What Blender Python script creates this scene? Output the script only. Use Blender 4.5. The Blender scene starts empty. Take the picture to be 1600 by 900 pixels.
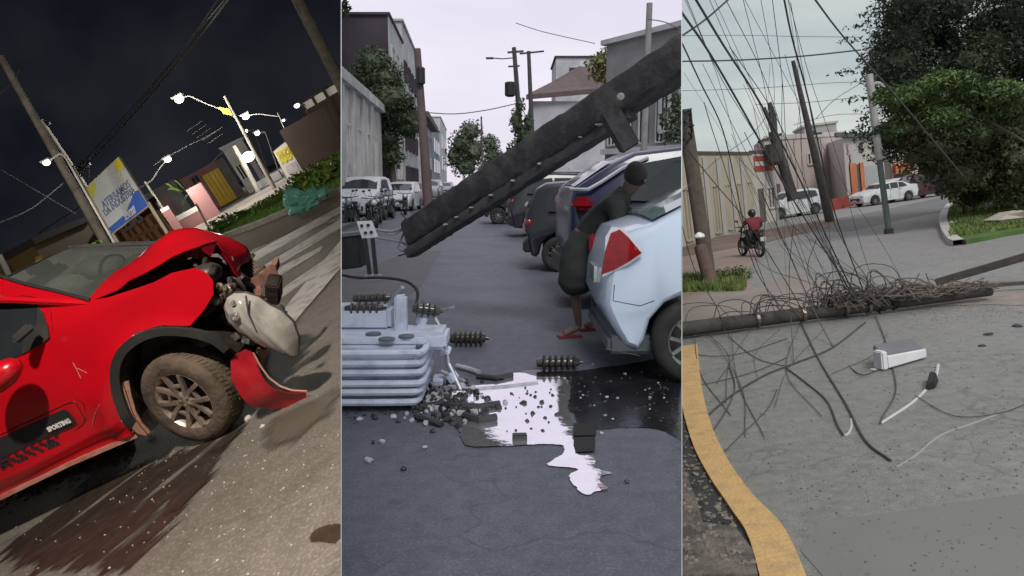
import bpy, bmesh, math, random
from math import sin, cos, pi, radians
from mathutils import Vector, Matrix, noise
from mathutils.geometry import delaunay_2d_cdt
rnd = random.Random(7)
scn = bpy.context.scene
COL = scn.collection
# ---------------------------------------------------------------- camera
F = 1150.0                                   # focal length in pixels of the 1600 px wide photograph
PITCH = math.atan(165 / F)
CAMZ = 1.5
cam = bpy.data.objects.new('camera', bpy.data.cameras.new('camera')); COL.objects.link(cam)
cam.data.sensor_width = 36; cam.data.lens = 36 * F / 1600
cam.data.clip_start = 0.05; cam.data.clip_end = 2000
cam.location = (0, 0, CAMZ); cam.rotation_euler = (pi / 2 - PITCH, 0, 0)
scn.camera = cam
RM = cam.rotation_euler.to_matrix()
CW = Vector((0, 0, CAMZ))
def camray(px, py): return Vector(((px - 800) / F, (450 - py) / F, -1))
def sideplane(px):                            # normal (pointing right) of the vertical partition seen at column px
    return (RM @ Vector((1, 0, (px - 800) / F))).normalized()
# ---------------------------------------------------------------- world, sun, exposure
W = bpy.data.worlds.new('World'); scn.world = W; W.use_nodes = True
nt = W.node_tree; nt.nodes.clear(); N = nt.nodes.new; LK = nt.links.new
out = N('ShaderNodeOutputWorld'); bg = N('ShaderNodeBackground'); sky = N('ShaderNodeTexSky')
sky.sky_type = 'NISHITA'; sky.sun_disc = False; sky.sun_elevation = radians(52); sky.sun_rotation = radians(168)
tc = N('ShaderNodeTexCoord')
def mixc(a, b, fac, bt='MIX'):
    m = N('ShaderNodeMix'); m.data_type = 'RGBA'; m.blend_type = bt
    for s, v in ((m.inputs[6], a), (m.inputs[7], b), (m.inputs[0], fac)):
        if isinstance(v, (int, float)): s.default_value = v
        elif isinstance(v, tuple): s.default_value = (*v, 1)
        else: LK(v, s)
    return m.outputs[2]
mp = N('ShaderNodeMapping'); mp.inputs['Scale'].default_value = (1.3, 1.3, 4.5); LK(tc.outputs['Generated'], mp.inputs[0])
nz = N('ShaderNodeTexNoise'); nz.inputs['Scale'].default_value = 2.2; nz.inputs['Detail'].default_value = 5; LK(mp.outputs[0], nz.inputs['Vector'])
rp = N('ShaderNodeValToRGB'); rp.color_ramp.elements[0].position = .38; rp.color_ramp.elements[1].position = .68; LK(nz.outputs[0], rp.inputs[0])
cl_mid = mixc((8.6, 8.0, 9.3), (9.8, 9.2, 10.2), rp.outputs[0])
cl_rgt = mixc((5.0, 5.6, 5.7), (7.4, 7.6, 7.1), rp.outputs[0])
dp = N('ShaderNodeVectorMath'); dp.operation = 'DOT_PRODUCT'; dp.inputs[1].default_value = sideplane(1065.2); LK(tc.outputs['Generated'], dp.inputs[0])
st = N('ShaderNodeMath'); st.operation = 'GREATER_THAN'; st.inputs[1].default_value = 0; LK(dp.outputs['Value'], st.inputs[0])
cloud = mixc(cl_mid, cl_rgt, st.outputs[0])
col = mixc(sky.outputs[0], cloud, .9)
LK(col, bg.inputs[0]); bg.inputs[1].default_value = .1; LK(bg.outputs[0], out.inputs[0])
sun = bpy.data.objects.new('sun', bpy.data.lights.new('sun', 'SUN')); COL.objects.link(sun)
sun.data.energy = 1.7; sun.data.angle = radians(20); sun.data.color = (1, .97, .93)
sun.rotation_euler = (radians(38), 0, radians(12))
scn.view_settings.view_transform = 'Standard'; scn.view_settings.look = 'None'
scn.view_settings.exposure = 0; scn.view_settings.gamma = 1
scn.render.engine = 'CYCLES'
scn.cycles.max_bounces = 6
scn.cycles.sample_clamp_indirect = 3

# ---------------------------------------------------------------- the three places
class Place:
    def __init__(s, p1, p2, h, lo, hi):
        u = camray(*p1).cross(camray(*p2)).normalized()
        if u.y < 0: u = -u
        a = Vector((0, 0, -1)); y = (a - a.dot(u) * u).normalized(); x = y.cross(u)
        s.R = Matrix((x, y, u))               # camera coords -> local
        s.h = h; s.lo = lo; s.hi = hi; s.tops = []
        s.T = Matrix.Translation(CW) @ (RM @ s.R.transposed()).to_4x4() @ Matrix.Translation((0, 0, -h))
    def ray(s, px, py): return s.R @ camray(px, py)
    def g(s, px, py, z=0.):
        r = s.ray(px, py); return Vector((0, 0, s.h)) + r * ((z - s.h) / r.z)
    def at(s, px, py, Y):
        r = s.ray(px, py); return Vector((0, 0, s.h)) + r * (Y / r.y)
NIGHT = Place((0, 471), (532, 189), 1.4, None, 532.2)
STREET = Place((0, 285), (1600, 285), 1.5, 533.8, 1064.6)
BEND = Place((1230, 285), (1600, 237), 2.3, 1066.0, None)
S = NIGHT
def g(px, py, z=0.): return S.g(px, py, z)
def at(px, py, Y): return S.at(px, py, Y)
# ---------------------------------------------------------------- mesh helpers
class MB:
    def __init__(s): s.v = []; s.f = []
    def add(s, vs, fs):
        o = len(s.v); s.v += [Vector(v) for v in vs]; s.f += [tuple(i + o for i in f) for f in fs]; return s
    def poly(s, pts): return s.add(pts, [tuple(range(len(pts)))])
    def box(s, c, d, rz=0., R=None):
        x, y, z = d[0] / 2, d[1] / 2, d[2] / 2
        R = R or Matrix.Rotation(rz, 3, 'Z'); c = Vector(c)
        vs = [c + R @ Vector((a * x, b * y, e * z)) for e in (-1, 1) for a, b in ((-1, -1), (1, -1), (1, 1), (-1, 1))]
        return s.add(vs, [(0, 3, 2, 1), (4, 5, 6, 7), (0, 1, 5, 4), (1, 2, 6, 5), (2, 3, 7, 6), (3, 0, 4, 7)])
    def beam(s, p, q, w, h, up=(0, 0, 1)):
        p, q = Vector(p), Vector(q); d = (q - p); L = d.length; d.normalize(); up = Vector(up)
        a = d.cross(up).normalized(); b = a.cross(d)
        R = Matrix((d, -a, b)).transposed()
        return s.box((p + q) / 2, (L, w, h), R=R)
    def ring(s, c, a, b, r, n): return [c + (a * cos(2 * pi * i / n) + b * sin(2 * pi * i / n)) * r for i in range(n)]
    def lathe(s, p, ax, prof, n=12, cap=True):
        p = Vector(p); ax = Vector(ax).normalized(); a = ax.orthogonal().normalized(); b = ax.cross(a)
        vs = []; fs = []
        for t, r in prof: vs += s.ring(p + ax * t, a, b, max(r, 1e-4), n)
        for k in range(len(prof) - 1):
            for i in range(n): j = (i + 1) % n; fs.append((k * n + i, k * n + j, (k + 1) * n + j, (k + 1) * n + i))
        if cap: fs.append(tuple(range(n))[::-1]); fs.append(tuple((len(prof) - 1) * n + i for i in range(n)))
        return s.add(vs, fs)
    def cyl(s, p, q, r, r2=None, n=10):
        p, q = Vector(p), Vector(q); return s.lathe(p, q - p, [(0, r), ((q - p).length, r if r2 is None else r2)], n)
    def tube(s, pts, r, n=5):
        pts = [Vector(p) for p in pts]; vs = []; fs = []; up = None
        for i, p in enumerate(pts):
            d = (pts[min(i + 1, len(pts) - 1)] - pts[max(i - 1, 0)]).normalized()
            a = d.orthogonal().normalized() if up is None else (up - up.dot(d) * d).normalized()
            up = a; b = d.cross(a); rr = r[i] if isinstance(r, (list, tuple)) else r
            vs += s.ring(p, a, b, rr, n)
        for k in range(len(pts) - 1):
            for i in range(n): j = (i + 1) % n; fs.append((k * n + i, k * n + j, (k + 1) * n + j, (k + 1) * n + i))
        fs.append(tuple(range(n))[::-1]); fs.append(tuple((len(pts) - 1) * n + i for i in range(n)))
        return s.add(vs, fs)
    def ell(s, c, r, n=10, m=6, R=None, jit=0.):
        c = Vector(c); R = R or Matrix.Identity(3); vs = []; fs = []
        for k in range(m + 1):
            th = pi * k / m
            for i in range(n):
                ph = 2 * pi * i / n; j = 1 + jit * (rnd.random() - .5)
                vs.append(c + R @ Vector((r[0] * sin(th) * cos(ph), r[1] * sin(th) * sin(ph), r[2] * cos(th))) * 1 * j if 0 else c + R @ (Vector((r[0] * sin(th) * cos(ph), r[1] * sin(th) * sin(ph), r[2] * cos(th))) * j))
        for k in range(m):
            for i in range(n): j = (i + 1) % n; fs.append((k * n + i, (k + 1) * n + i, (k + 1) * n + j, k * n + j))
        return s.add(vs, fs)
    def prism(s, pts, vec):
        pts = [Vector(p) for p in pts]; vec = Vector(vec); n = len(pts)
        s.add(pts + [p + vec for p in pts], [tuple(range(n)), tuple(range(n, 2 * n))[::-1]] + [(i, i + n, (i + 1) % n + n, (i + 1) % n) for i in range(n)])
        return s
    def rock(s, c, r, flat=.6):
        R = Matrix.Rotation(rnd.random() * 6, 3, 'Z'); return s.ell(c, (r, r * rnd.uniform(.6, 1), r * flat), 6, 4, R, .5)
def smooth_line(pts, k=4):                    # Catmull-Rom through the points
    P = [Vector(p) for p in pts]; P = [P[0] * 2 - P[1]] + P + [P[-1] * 2 - P[-2]]; o = []
    for i in range(1, len(P) - 2):
        for j in range(k):
            t = j / k; a, b, c, d = P[i - 1:i + 3]
            o.append(.5 * ((2 * b) + (c - a) * t + (2 * a - 5 * b + 4 * c - d) * t * t + (3 * b - a - 3 * c + d) * t ** 3))
    o.append(P[-2]); return o
def cdt(outline, step, fn):                   # closed 2D outline -> triangulated sheet with interior points, lifted by fn
    P = [Vector(p[:2]) for p in outline]; n = len(P)
    Q = []
    for i in range(n):
        a, b = P[i], P[(i + 1) % n]; k = max(1, int((b - a).length / step))
        Q += [a.lerp(b, j / k) for j in range(k)]
    x0 = min(p.x for p in Q); x1 = max(p.x for p in Q); y0 = min(p.y for p in Q); y1 = max(p.y for p in Q)
    def inside(p):
        c = False
        for i in range(n):
            a, b = P[i], P[(i + 1) % n]
            if (a.y > p.y) != (b.y > p.y) and p.x < (b.x - a.x) * (p.y - a.y) / (b.y - a.y) + a.x: c = not c
        return c
    I = []; y = y0 + step / 2; r = 0
    while y < y1:
        x = x0 + (step / 2 if r % 2 else 0)
        while x < x1:
            p = Vector((x, y))
            if inside(p) and min((p - q).length for q in Q) > step * .45: I.append(p)
            x += step
        y += step * .87; r += 1
    m = len(Q)
    vs, _, fs, *_ = delaunay_2d_cdt(Q + I, [(i, (i + 1) % m) for i in range(m)], [], 1, 1e-6)
    return [Vector(fn(v.x, v.y)) for v in vs], [tuple(f) for f in fs]
# ---------------------------------------------------------------- materials
MATS = {}
def mat(name, rgb, rough=.6, metal=0., rgb2=None, sc=3., amt=.5, bump=0., bsc=30., emit=0., trans=0., coat=0., spec=.5, rr=0., contrast=None, alpha=1.):
    if name in MATS: return MATS[name]
    m = bpy.data.materials.new(name); m.use_nodes = True; t = m.node_tree; b = t.nodes['Principled BSDF']
    b.inputs['Base Color'].default_value = (*rgb, 1); b.inputs['Roughness'].default_value = rough; b.inputs['Metallic'].default_value = metal
    b.inputs['Specular IOR Level'].default_value = spec
    b.inputs['Transmission Weight'].default_value = trans; b.inputs['Coat Weight'].default_value = coat; b.inputs['Coat Roughness'].default_value = .06
    b.inputs['Alpha'].default_value = alpha
    if emit: b.inputs['Emission Color'].default_value = (*rgb, 1); b.inputs['Emission Strength'].default_value = emit
    co = t.nodes.new('ShaderNodeTexCoord')
    if rgb2 is None: rgb2 = tuple(c * .8 for c in rgb)
    n = t.nodes.new('ShaderNodeTexNoise'); n.inputs['Scale'].default_value = sc; n.inputs['Detail'].default_value = 8; n.inputs['Roughness'].default_value = .6
    t.links.new(co.outputs['Object'], n.inputs['Vector'])
    r = t.nodes.new('ShaderNodeValToRGB'); lo, hi = contrast or (.3, .7)
    r.color_ramp.elements[0].position = lo; r.color_ramp.elements[1].position = hi
    t.links.new(n.outputs[0], r.inputs[0])
    x = t.nodes.new('ShaderNodeMix'); x.data_type = 'RGBA'; x.inputs[6].default_value = (*rgb, 1); x.inputs[7].default_value = (*rgb2, 1)
    t.links.new(r.outputs[0], x.inputs[0]); t.links.new(x.outputs[2], b.inputs['Base Color'])
    if rr:
        q = t.nodes.new('ShaderNodeMapRange'); q.inputs['To Min'].default_value = max(.02, rough - rr); q.inputs['To Max'].default_value = min(1, rough + rr)
        t.links.new(n.outputs[0], q.inputs[0]); t.links.new(q.outputs[0], b.inputs['Roughness'])
    if bump:
        n2 = t.nodes.new('ShaderNodeTexNoise'); n2.inputs['Scale'].default_value = bsc; n2.inputs['Detail'].default_value = 6
        t.links.new(co.outputs['Object'], n2.inputs['Vector'])
        bp = t.nodes.new('ShaderNodeBump'); bp.inputs['Strength'].default_value = bump; bp.inputs['Distance'].default_value = .02
        t.links.new(n2.outputs[0], bp.inputs['Height']); t.links.new(bp.outputs[0], b.inputs['Normal'])
    MATS[name] = m; return m
def asphalt(name, c1, c2, c3, rough, sc=1., bump=.5):
    """large patches + fine aggregate + faint cracks"""
    if name in MATS: return MATS[name]
    m = mat(name, c1, rough, rgb2=c2, sc=.9 * sc, bump=bump, bsc=90, rr=.12, contrast=(.25, .75))
    t = m.node_tree; b = t.nodes['Principled BSDF']; src = b.inputs['Base Color'].links[0].from_socket
    co = t.nodes.new('ShaderNodeTexCoord')
    n = t.nodes.new('ShaderNodeTexNoise'); n.inputs['Scale'].default_value = 70 * sc; n.inputs['Detail'].default_value = 3; t.links.new(co.outputs['Object'], n.inputs['Vector'])
    r = t.nodes.new('ShaderNodeValToRGB'); r.color_ramp.elements[0].position = .5; r.color_ramp.elements[1].position = .72; t.links.new(n.outputs[0], r.inputs[0])
    x = t.nodes.new('ShaderNodeMix'); x.data_type = 'RGBA'; x.inputs[7].default_value = (*c3, 1); t.links.new(src, x.inputs[6]); t.links.new(r.outputs[0], x.inputs[0])
    n4 = t.nodes.new('ShaderNodeTexNoise'); n4.inputs['Scale'].default_value = 9 * sc; n4.inputs['Detail'].default_value = 7; n4.inputs['Roughness'].default_value = .75; t.links.new(co.outputs['Object'], n4.inputs['Vector'])
    r4 = t.nodes.new('ShaderNodeMapRange'); r4.inputs['From Min'].default_value = .3; r4.inputs['From Max'].default_value = .7; r4.inputs['To Min'].default_value = .72; r4.inputs['To Max'].default_value = 1.22; t.links.new(n4.outputs[0], r4.inputs[0])
    vm = t.nodes.new('ShaderNodeVectorMath'); vm.operation = 'SCALE'; t.links.new(x.outputs[2], vm.inputs[0]); t.links.new(r4.outputs[0], vm.inputs['Scale'])
    v = t.nodes.new('ShaderNodeTexVoronoi'); v.feature = 'DISTANCE_TO_EDGE'; v.inputs['Scale'].default_value = .55 * sc
    wn = t.nodes.new('ShaderNodeTexNoise'); wn.inputs['Scale'].default_value = 2.5; t.links.new(co.outputs['Object'], wn.inputs['Vector'])
    wa = t.nodes.new('ShaderNodeVectorMath'); wa.operation = 'MULTIPLY_ADD'; wa.inputs[1].default_value = (.9, .9, .9); t.links.new(wn.outputs['Color'], wa.inputs[0]); t.links.new(co.outputs['Object'], wa.inputs[2]); t.links.new(wa.outputs[0], v.inputs['Vector'])
    vr = t.nodes.new('ShaderNodeMapRange'); vr.inputs['From Max'].default_value = .012; vr.inputs['To Min'].default_value = .45; vr.inputs['To Max'].default_value = 0; t.links.new(v.outputs['Distance'], vr.inputs[0])
    y = t.nodes.new('ShaderNodeMix'); y.data_type = 'RGBA'; y.inputs[7].default_value = (*[c * .4 for c in c1], 1); t.links.new(vm.outputs[0], y.inputs[6]); t.links.new(vr.outputs[0], y.inputs[0])
    t.links.new(y.outputs[2], b.inputs['Base Color'])
    return m
def lamp_mat(name, rgb, s):
    if name in MATS: return MATS[name]
    m = bpy.data.materials.new(name); m.use_nodes = True; b = m.node_tree.nodes['Principled BSDF']
    b.inputs['Base Color'].default_value = (0.8, .8, .8, 1); b.inputs['Emission Color'].default_value = (*rgb, 1); b.inputs['Emission Strength'].default_value = s
    MATS[name] = m; return m
# ---------------------------------------------------------------- object helpers
def thing(name, label, cat, loc=(0, 0, 0), group=None):
    o = bpy.data.objects.new(name, None); COL.objects.link(o); o.location = loc; o.empty_display_size = .2
    o['label'] = label; o['category'] = cat
    if group: o['group'] = group
    S.tops.append(o); return o
def mesh(name, mb, m, smooth=False, bevel=0., solid=0.):
    me = bpy.data.meshes.new(name); me.from_pydata([tuple(v) for v in mb.v], [], mb.f); me.validate(); me.update()
    if smooth:
        for p in me.polygons: p.use_smooth = True
    if m: me.materials.append(m)
    if bevel or solid:
        bm = bmesh.new(); bm.from_mesh(me); bmesh.ops.recalc_face_normals(bm, faces=bm.faces)
        if solid: bmesh.ops.solidify(bm, geom=bm.faces[:], thickness=solid)
        if bevel: bmesh.ops.bevel(bm, geom=[e for e in bm.edges if len(e.link_faces) == 2 and e.calc_face_angle(0) > .6], offset=bevel, segments=2, affect='EDGES', clamp_overlap=True)
        bm.to_mesh(me); bm.free()
    return me
def smooth_by_angle(me, ang=.7):
    bm = bmesh.new(); bm.from_mesh(me); bmesh.ops.recalc_face_normals(bm, faces=bm.faces)
    for f in bm.faces: f.smooth = True
    for e in bm.edges: e.smooth = len(e.link_faces) != 2 or e.calc_face_angle(0) < ang
    bm.to_mesh(me); bm.free()
def part(name, mb, m, root, smooth=False, bevel=0., solid=0., kind=None, label=None):
    r = root
    while r.parent: r = r.parent
    base = Vector(r.location)
    mb.v = [v - base for v in mb.v]
    me = mesh(name, mb, m, False, bevel, solid)
    if smooth: smooth_by_angle(me)
    o = bpy.data.objects.new(name, me); COL.objects.link(o); o.parent = root
    if kind: o['kind'] = kind
    if label: o['label'] = label
    return o
def solo(name, mb, m, label, cat, group=None, smooth=False, bevel=0., solid=0., kind=None):
    n = len(mb.v); base = sum(mb.v, Vector()) / n; base.z = min(v.z for v in mb.v)
    mb.v = [v - base for v in mb.v]
    me = mesh(name, mb, m, False, bevel, solid)
    if smooth: smooth_by_angle(me)
    o = bpy.data.objects.new(name, me); COL.objects.link(o); o.location = base
    o['label'] = label; o['category'] = cat
    if group: o['group'] = group
    if kind: o['kind'] = kind
    S.tops.append(o); return o
def struct(name, mb, m, smooth=False, **k):
    me = mesh(name, mb, m, smooth, **k); o = bpy.data.objects.new(name, me); COL.objects.link(o); o['kind'] = 'structure'; S.tops.append(o); return o
def dup(root, loc, rz=0., label=None, group=None):
    r = root.copy(); COL.objects.link(r); r.location = loc; r.rotation_euler = (0, 0, rz)
    if label: r['label'] = label
    if group: r['group'] = group
    def rec(a, b):
        for c in list(a.children):
            d = c.copy(); COL.objects.link(d); d.parent = b; rec(c, d)
    rec(root, r); S.tops.append(r); return r
def text_mb(body, size, M, extr=.004, fit=None, stroke=0.):   # M: 4x4 placing the text plane (x right, y up)
    cu = bpy.data.curves.new('t', 'FONT'); cu.body = body; cu.size = size; cu.extrude = extr; cu.align_x = 'CENTER'; cu.align_y = 'CENTER'; cu.resolution_u = 2; cu.offset = stroke
    o = bpy.data.objects.new('t', cu); COL.objects.link(o); bpy.context.view_layer.update()
    me = bpy.data.meshes.new_from_object(o.evaluated_get(bpy.context.evaluated_depsgraph_get())); bpy.data.objects.remove(o)
    w = max(v.co.x for v in me.vertices) - min(v.co.x for v in me.vertices)
    k = fit / w if fit else 1
    mb = MB(); mb.add([M @ Vector((v.co.x * k, v.co.y, v.co.z)) for v in me.vertices], [tuple(p.vertices) for p in me.polygons])
    return mb
def frame3(o, x, y):                          # 4x4 with x,y axes at o
    x = Vector(x).normalized(); y = Vector(y); y = (y - y.dot(x) * x).normalized(); z = x.cross(y)
    M = Matrix((x, y, z)).transposed().to_4x4(); M.translation = Vector(o); return M
# leaves: many small leaf faces spread through ellipsoid clumps
def leaf_mb(clumps, n, size, flat=.5, mb=None, droop=0.):
    mb = mb or MB(); tot = sum(c[1][0] * c[1][1] * c[1][2] for c in clumps)
    for c, r in clumps:
        k = max(6, int(n * r[0] * r[1] * r[2] / tot)); c = Vector(c)
        for _ in range(k):
            d = Vector((rnd.gauss(0, 1), rnd.gauss(0, 1), rnd.gauss(0, 1))).normalized() * (rnd.random() ** .45)
            p = c + Vector((d.x * r[0], d.y * r[1], d.z * r[2]))
            nrm = Vector((rnd.gauss(0, 1), rnd.gauss(0, 1), rnd.gauss(0, 1) + flat * 2)).normalized(); a = nrm.orthogonal().normalized(); a = Matrix.Rotation(rnd.random() * 6.3, 3, nrm) @ a; b = nrm.cross(a)
            s = size * rnd.uniform(.5, 1.3)
            mb.add([p - a * s, p - b * s * .45 + nrm * s * .1, p + a * s - Vector((0, 0, droop * s)), p + b * s * .45 + nrm * s * .1], [(0, 1, 2, 3)])
    return mb
# ---------------------------------------------------------------- buildings
def house(name, label, A, B, hgt, dep, wall, items=(), roof=None, roofmat=None, cat='building', away=None, group=None):
    """front from ground point A to B, built back by dep. items: (part, u0,u1,v0,v1, material, thick[, frame material])"""
    A = Vector(A); B = Vector(B); x = (B - A); w = x.length; x.normalize(); n = Vector((-x.y, x.x, 0))
    if away is None and S is NIGHT: n = Vector((B.x, B.y, 0)).normalized()
    elif away is None:
        if n.dot(Vector((0, 0, 0)) - A) > 0: n = -n
    else: n = Vector(away)
    t = thing(name, label, cat, (A + B) / 2, group)
    mb = MB(); mb.prism([A, B, B + n * dep, A + n * dep], (0, 0, hgt)); part('wall', mb, wall, t)
    def P(u, v, d=0.): return A + x * (u * w) + Vector((0, 0, v * hgt)) - n * d
    for it in items:
        nm, u0, u1, v0, v1, m, th = it[:7]
        q = MB(); q.prism([P(u0, v0, th), P(u1, v0, th), P(u1, v1, th), P(u0, v1, th)], n * (th + .02)); o = part(nm, q, m, t)
        if len(it) > 7:
            fr = MB(); e = min(.12, (u1 - u0) * w * .12)
            for (a, b) in (((u0, v0), (u0, v1)), ((u1, v0), (u1, v1)), ((u0, v0), (u1, v0)), ((u0, v1), (u1, v1)), (((u0 + u1) / 2, v0), ((u0 + u1) / 2, v1))):
                fr.beam(P(*a, th + .03), P(*b, th + .03), e, e, up=n if a[0] != b[0] else n)
            part('frame', fr, it[7], o)
    if roof == 'flat':
        z = Vector((0, 0, hgt)); e = .15; q = MB(); q.prism([A - x * e - n * e + z, B + x * e - n * e + z, B + x * e + n * dep + z, A - x * e + n * dep + z], (0, 0, .16)); part('roof', q, roofmat, t)
    if roof and roof[0] == 'gable':           # ridge parallel to facade or 'x' across
        o_, rh = roof[1], roof[2]; e = .35; z = Vector((0, 0, hgt)); q = MB()
        if o_ == 'across':                    # gable faces the front
            a, b, c = A - x * e - n * e + z, (A + B) / 2 - n * e + z + Vector((0, 0, rh)), B + x * e - n * e + z
            k = n * (dep + 2 * e); q.poly([a, b, b + k, a + k]); q.poly([b, c, c + k, b + k]); 
            g_ = MB(); g_.prism([A + z, B + z, (A + B) / 2 + z + Vector((0, 0, rh * .93))], n * dep); part('gable', g_, wall, t)
        else:
            a, b = A - x * e - n * e + z, B + x * e - n * e + z; k = n * (dep / 2 + e) + Vector((0, 0, rh)); l = n * (dep + 2 * e)
            q.poly([a, b, b + k, a + k]); q.poly([a + k, b + k, b + l, a + l])
            g_ = MB(); g_.prism([A + z, A + z + n * dep, A + z + n * dep / 2 + Vector((0, 0, rh * .9))], x * w); part('gable', g_, wall, t)
        part('roof', q, roofmat, t, solid=.12)
    return t
def tree(name, label, base, trunk_pts, tr, clumps, n, size, leafm, barkm, group=None, limbs=True, droop=0., core=0.):
    t = thing(name, label, 'tree', base, group)
    tp = smooth_line(trunk_pts, 3); k = len(tp)
    mb = MB(); mb.tube(tp, [tr * (1 - .6 * i / k) for i in range(k)], 8)
    part('trunk', mb, barkm, t, smooth=True)
    if limbs:
        mb = MB()
        for c, r in clumps[::max(1, len(clumps) // 9)]:
            s0 = tp[rnd.randint(k // 2, k - 1)]; c = Vector(c); mid = s0.lerp(c, .5) + Vector((0, 0, .08 * (c - s0).length)); mb.tube(smooth_line([s0, mid, c], 3), [tr * .35 * (1 - i / 8) + .01 for i in range(7)], 5)
        part('limb', mb, barkm, t, smooth=True)
    part('crown', leaf_mb(clumps, n, size, droop=droop), leafm, t)
    if core:
        clumps = [c for c in clumps if min(c[1][0], c[1][2]) > .3 * (1 if size < .12 else .1)]
        mb = MB()
        for c, r in clumps:
            q = MB().ell(c, [x * core for x in r], 12, 8); c = Vector(c); q.v = [c + (v - c) * (1 + .45 * noise.noise(v * 1.7) + .2 * noise.noise(v * 5)) for v in q.v]; mb.add(q.v, q.f)
        part('inner_foliage', mb, leafm, t, kind='stuff')
    return t
# ---------------------------------------------------------------- vehicles
BLK = mat('black_rubber', (.012, .012, .013), .8, rgb2=(.03, .03, .03), sc=9, bump=.2)
DRK = mat('dark_plastic', (.012, .012, .014), .5, rgb2=(.03, .03, .032), sc=14)
GLS = mat('car_glass', (.015, .02, .025), .06, rgb2=(.03, .035, .04), sc=1.5, coat=.4)
RIM = mat('rim_alloy', (.35, .35, .36), .35, .8, rgb2=(.2, .2, .2), sc=12)
REDL = mat('tail_lamp_red', (.35, .008, .015), .12, rgb2=(.18, .004, .01), sc=20, coat=1)
LENS = mat('lamp_lens', (.7, .72, .74), .1, rgb2=(.4, .42, .45), sc=25, coat=1)
CHR = mat('chrome', (.7, .7, .72), .18, 1.)
def wheel(root, c, R, w, side, rimm=RIM, spokes=5, tyrem=None, rot=None):
    """axis along local y, outer face towards side*y"""
    rot = rot or Matrix.Identity(3); c = Vector(c); ax = rot @ Vector((0, side, 0))
    rr = R * .64; hw = w / 2
    prof = [(-hw, rr), (-hw, R * .93), (-hw * .7, R * .995), (hw * .62, R), (hw * .86, R * .965), (hw, R * .88), (hw * 1.02, R * .76), (hw * .9, rr * 1.02), (hw * .6, rr)]
    ty = part('wheel', MB().lathe(c, ax, prof, 40, False), tyrem or BLK, root, smooth=True)
    mb = MB(); mb.lathe(c, ax, [(hw * .6, rr * .96), (hw * .86, rr * 1.03), (hw * .9, rr * 1.0), (hw * .7, rr * .93), (-hw * .2, rr * .9)], 36, False)
    a = ax.orthogonal().normalized(); b = ax.cross(a)
    for k in range(spokes):
        for s_ in (-1, 1):
            t0 = 2 * pi * k / spokes; dd = lambda t, r, h: c + (a * cos(t0 + s_ * t) + b * sin(t0 + s_ * t)) * rr * r + ax * hw * h
            mb.beam(dd(.55, .2, .68), dd(.40, .55, .74), rr * .12, rr * .12, up=ax); mb.beam(dd(.40, .53, .74), dd(.30, .97, .82), rr * .13, rr * .12, up=ax)
        mb.beam(dd(.34, .56, .73), dd(-.34, .56, .73), rr * .09, rr * .1, up=ax)
    mb.lathe(c, ax, [(hw * .3, rr * .3), (hw * .7, rr * .3), (hw * .8, rr * .17), (hw * .84, .001)], 16, False)
    part('rim', mb, rimm, ty, smooth=True)
    part('brake_disc', MB().lathe(c, ax, [(-hw * .2, rr * .9), (-hw * .1, rr * .9), (-hw * .1, .01)], 24, False), DRK, ty)
    return ty
def arc(cx, r, n=7, cz=.31): return [(cx - r * cos(pi * i / n * 1.0), cz + r * sin(pi * i / n)) for i in range(n + 1)]
PROF = {  # side outlines x(0=rear) ... clockwise from rear bottom; wheels at rx, fx
 'hatch': dict(L=3.9, W=1.65, rx=.62, fx=3.12, R=.30, belt=.92, o=[(.08, .55), (.02, .75), (.05, .98), (.22, 1.38), (.38, 1.48), (1.0, 1.53), (1.7, 1.51), (2.15, 1.42), (2.85, 1.03), (3.3, .95), (3.7, .82), (3.87, .66), (3.88, .4), (3.8, .24)],
    win=[[(.42, 1.02), (.52, 1.36), (1.0, 1.42), (1.02, 1.0)], [(1.08, 1.0), (1.06, 1.42), (1.75, 1.41), (1.8, .99)], [(1.87, .99), (1.82, 1.41), (2.1, 1.35), (2.6, 1.03), (2.6, .98)]], rear=((.07, 1.02), (.2, 1.33)), front=((2.78, 1.08), (2.18, 1.4))),
 'suv': dict(L=4.4, W=1.8, rx=.8, fx=3.5, R=.35, belt=1.08, o=[(.08, .6), (.0, .85), (.04, 1.12), (.3, 1.58), (.45, 1.68), (1.2, 1.74), (2.2, 1.72), (2.5, 1.64), (3.15, 1.2), (3.9, 1.08), (4.3, .9), (4.38, .6), (4.32, .32)],
    win=[[(.5, 1.2), (.6, 1.56), (1.2, 1.62), (1.22, 1.17)], [(1.28, 1.17), (1.26, 1.62), (2.05, 1.62), (2.1, 1.15)], [(2.18, 1.15), (2.13, 1.62), (2.42, 1.57), (2.95, 1.2), (2.95, 1.14)]], rear=((.07, 1.15), (.27, 1.52)), front=((3.1, 1.23), (2.53, 1.6))),
 'sedan': dict(L=4.5, W=1.75, rx=.9, fx=3.55, R=.32, belt=.98, o=[(.06, .5), (.0, .7), (.06, 1.0), (.12, 1.09), (.6, 1.12), (1.15, 1.38), (1.6, 1.46), (2.3, 1.46), (2.7, 1.36), (3.2, 1.04), (3.9, .95), (4.35, .78), (4.46, .55), (4.4, .25)],
    win=[[(.95, 1.06), (1.25, 1.34), (1.6, 1.37), (1.62, 1.0)], [(1.69, 1.0), (1.67, 1.38), (2.25, 1.37), (2.3, .99)], [(2.37, .99), (2.32, 1.37), (2.55, 1.33), (3.0, 1.05), (3.0, 1.0)]], rear=((.68, 1.14), (1.1, 1.37)), front=((3.13, 1.07), (2.74, 1.34))),
}
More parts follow.
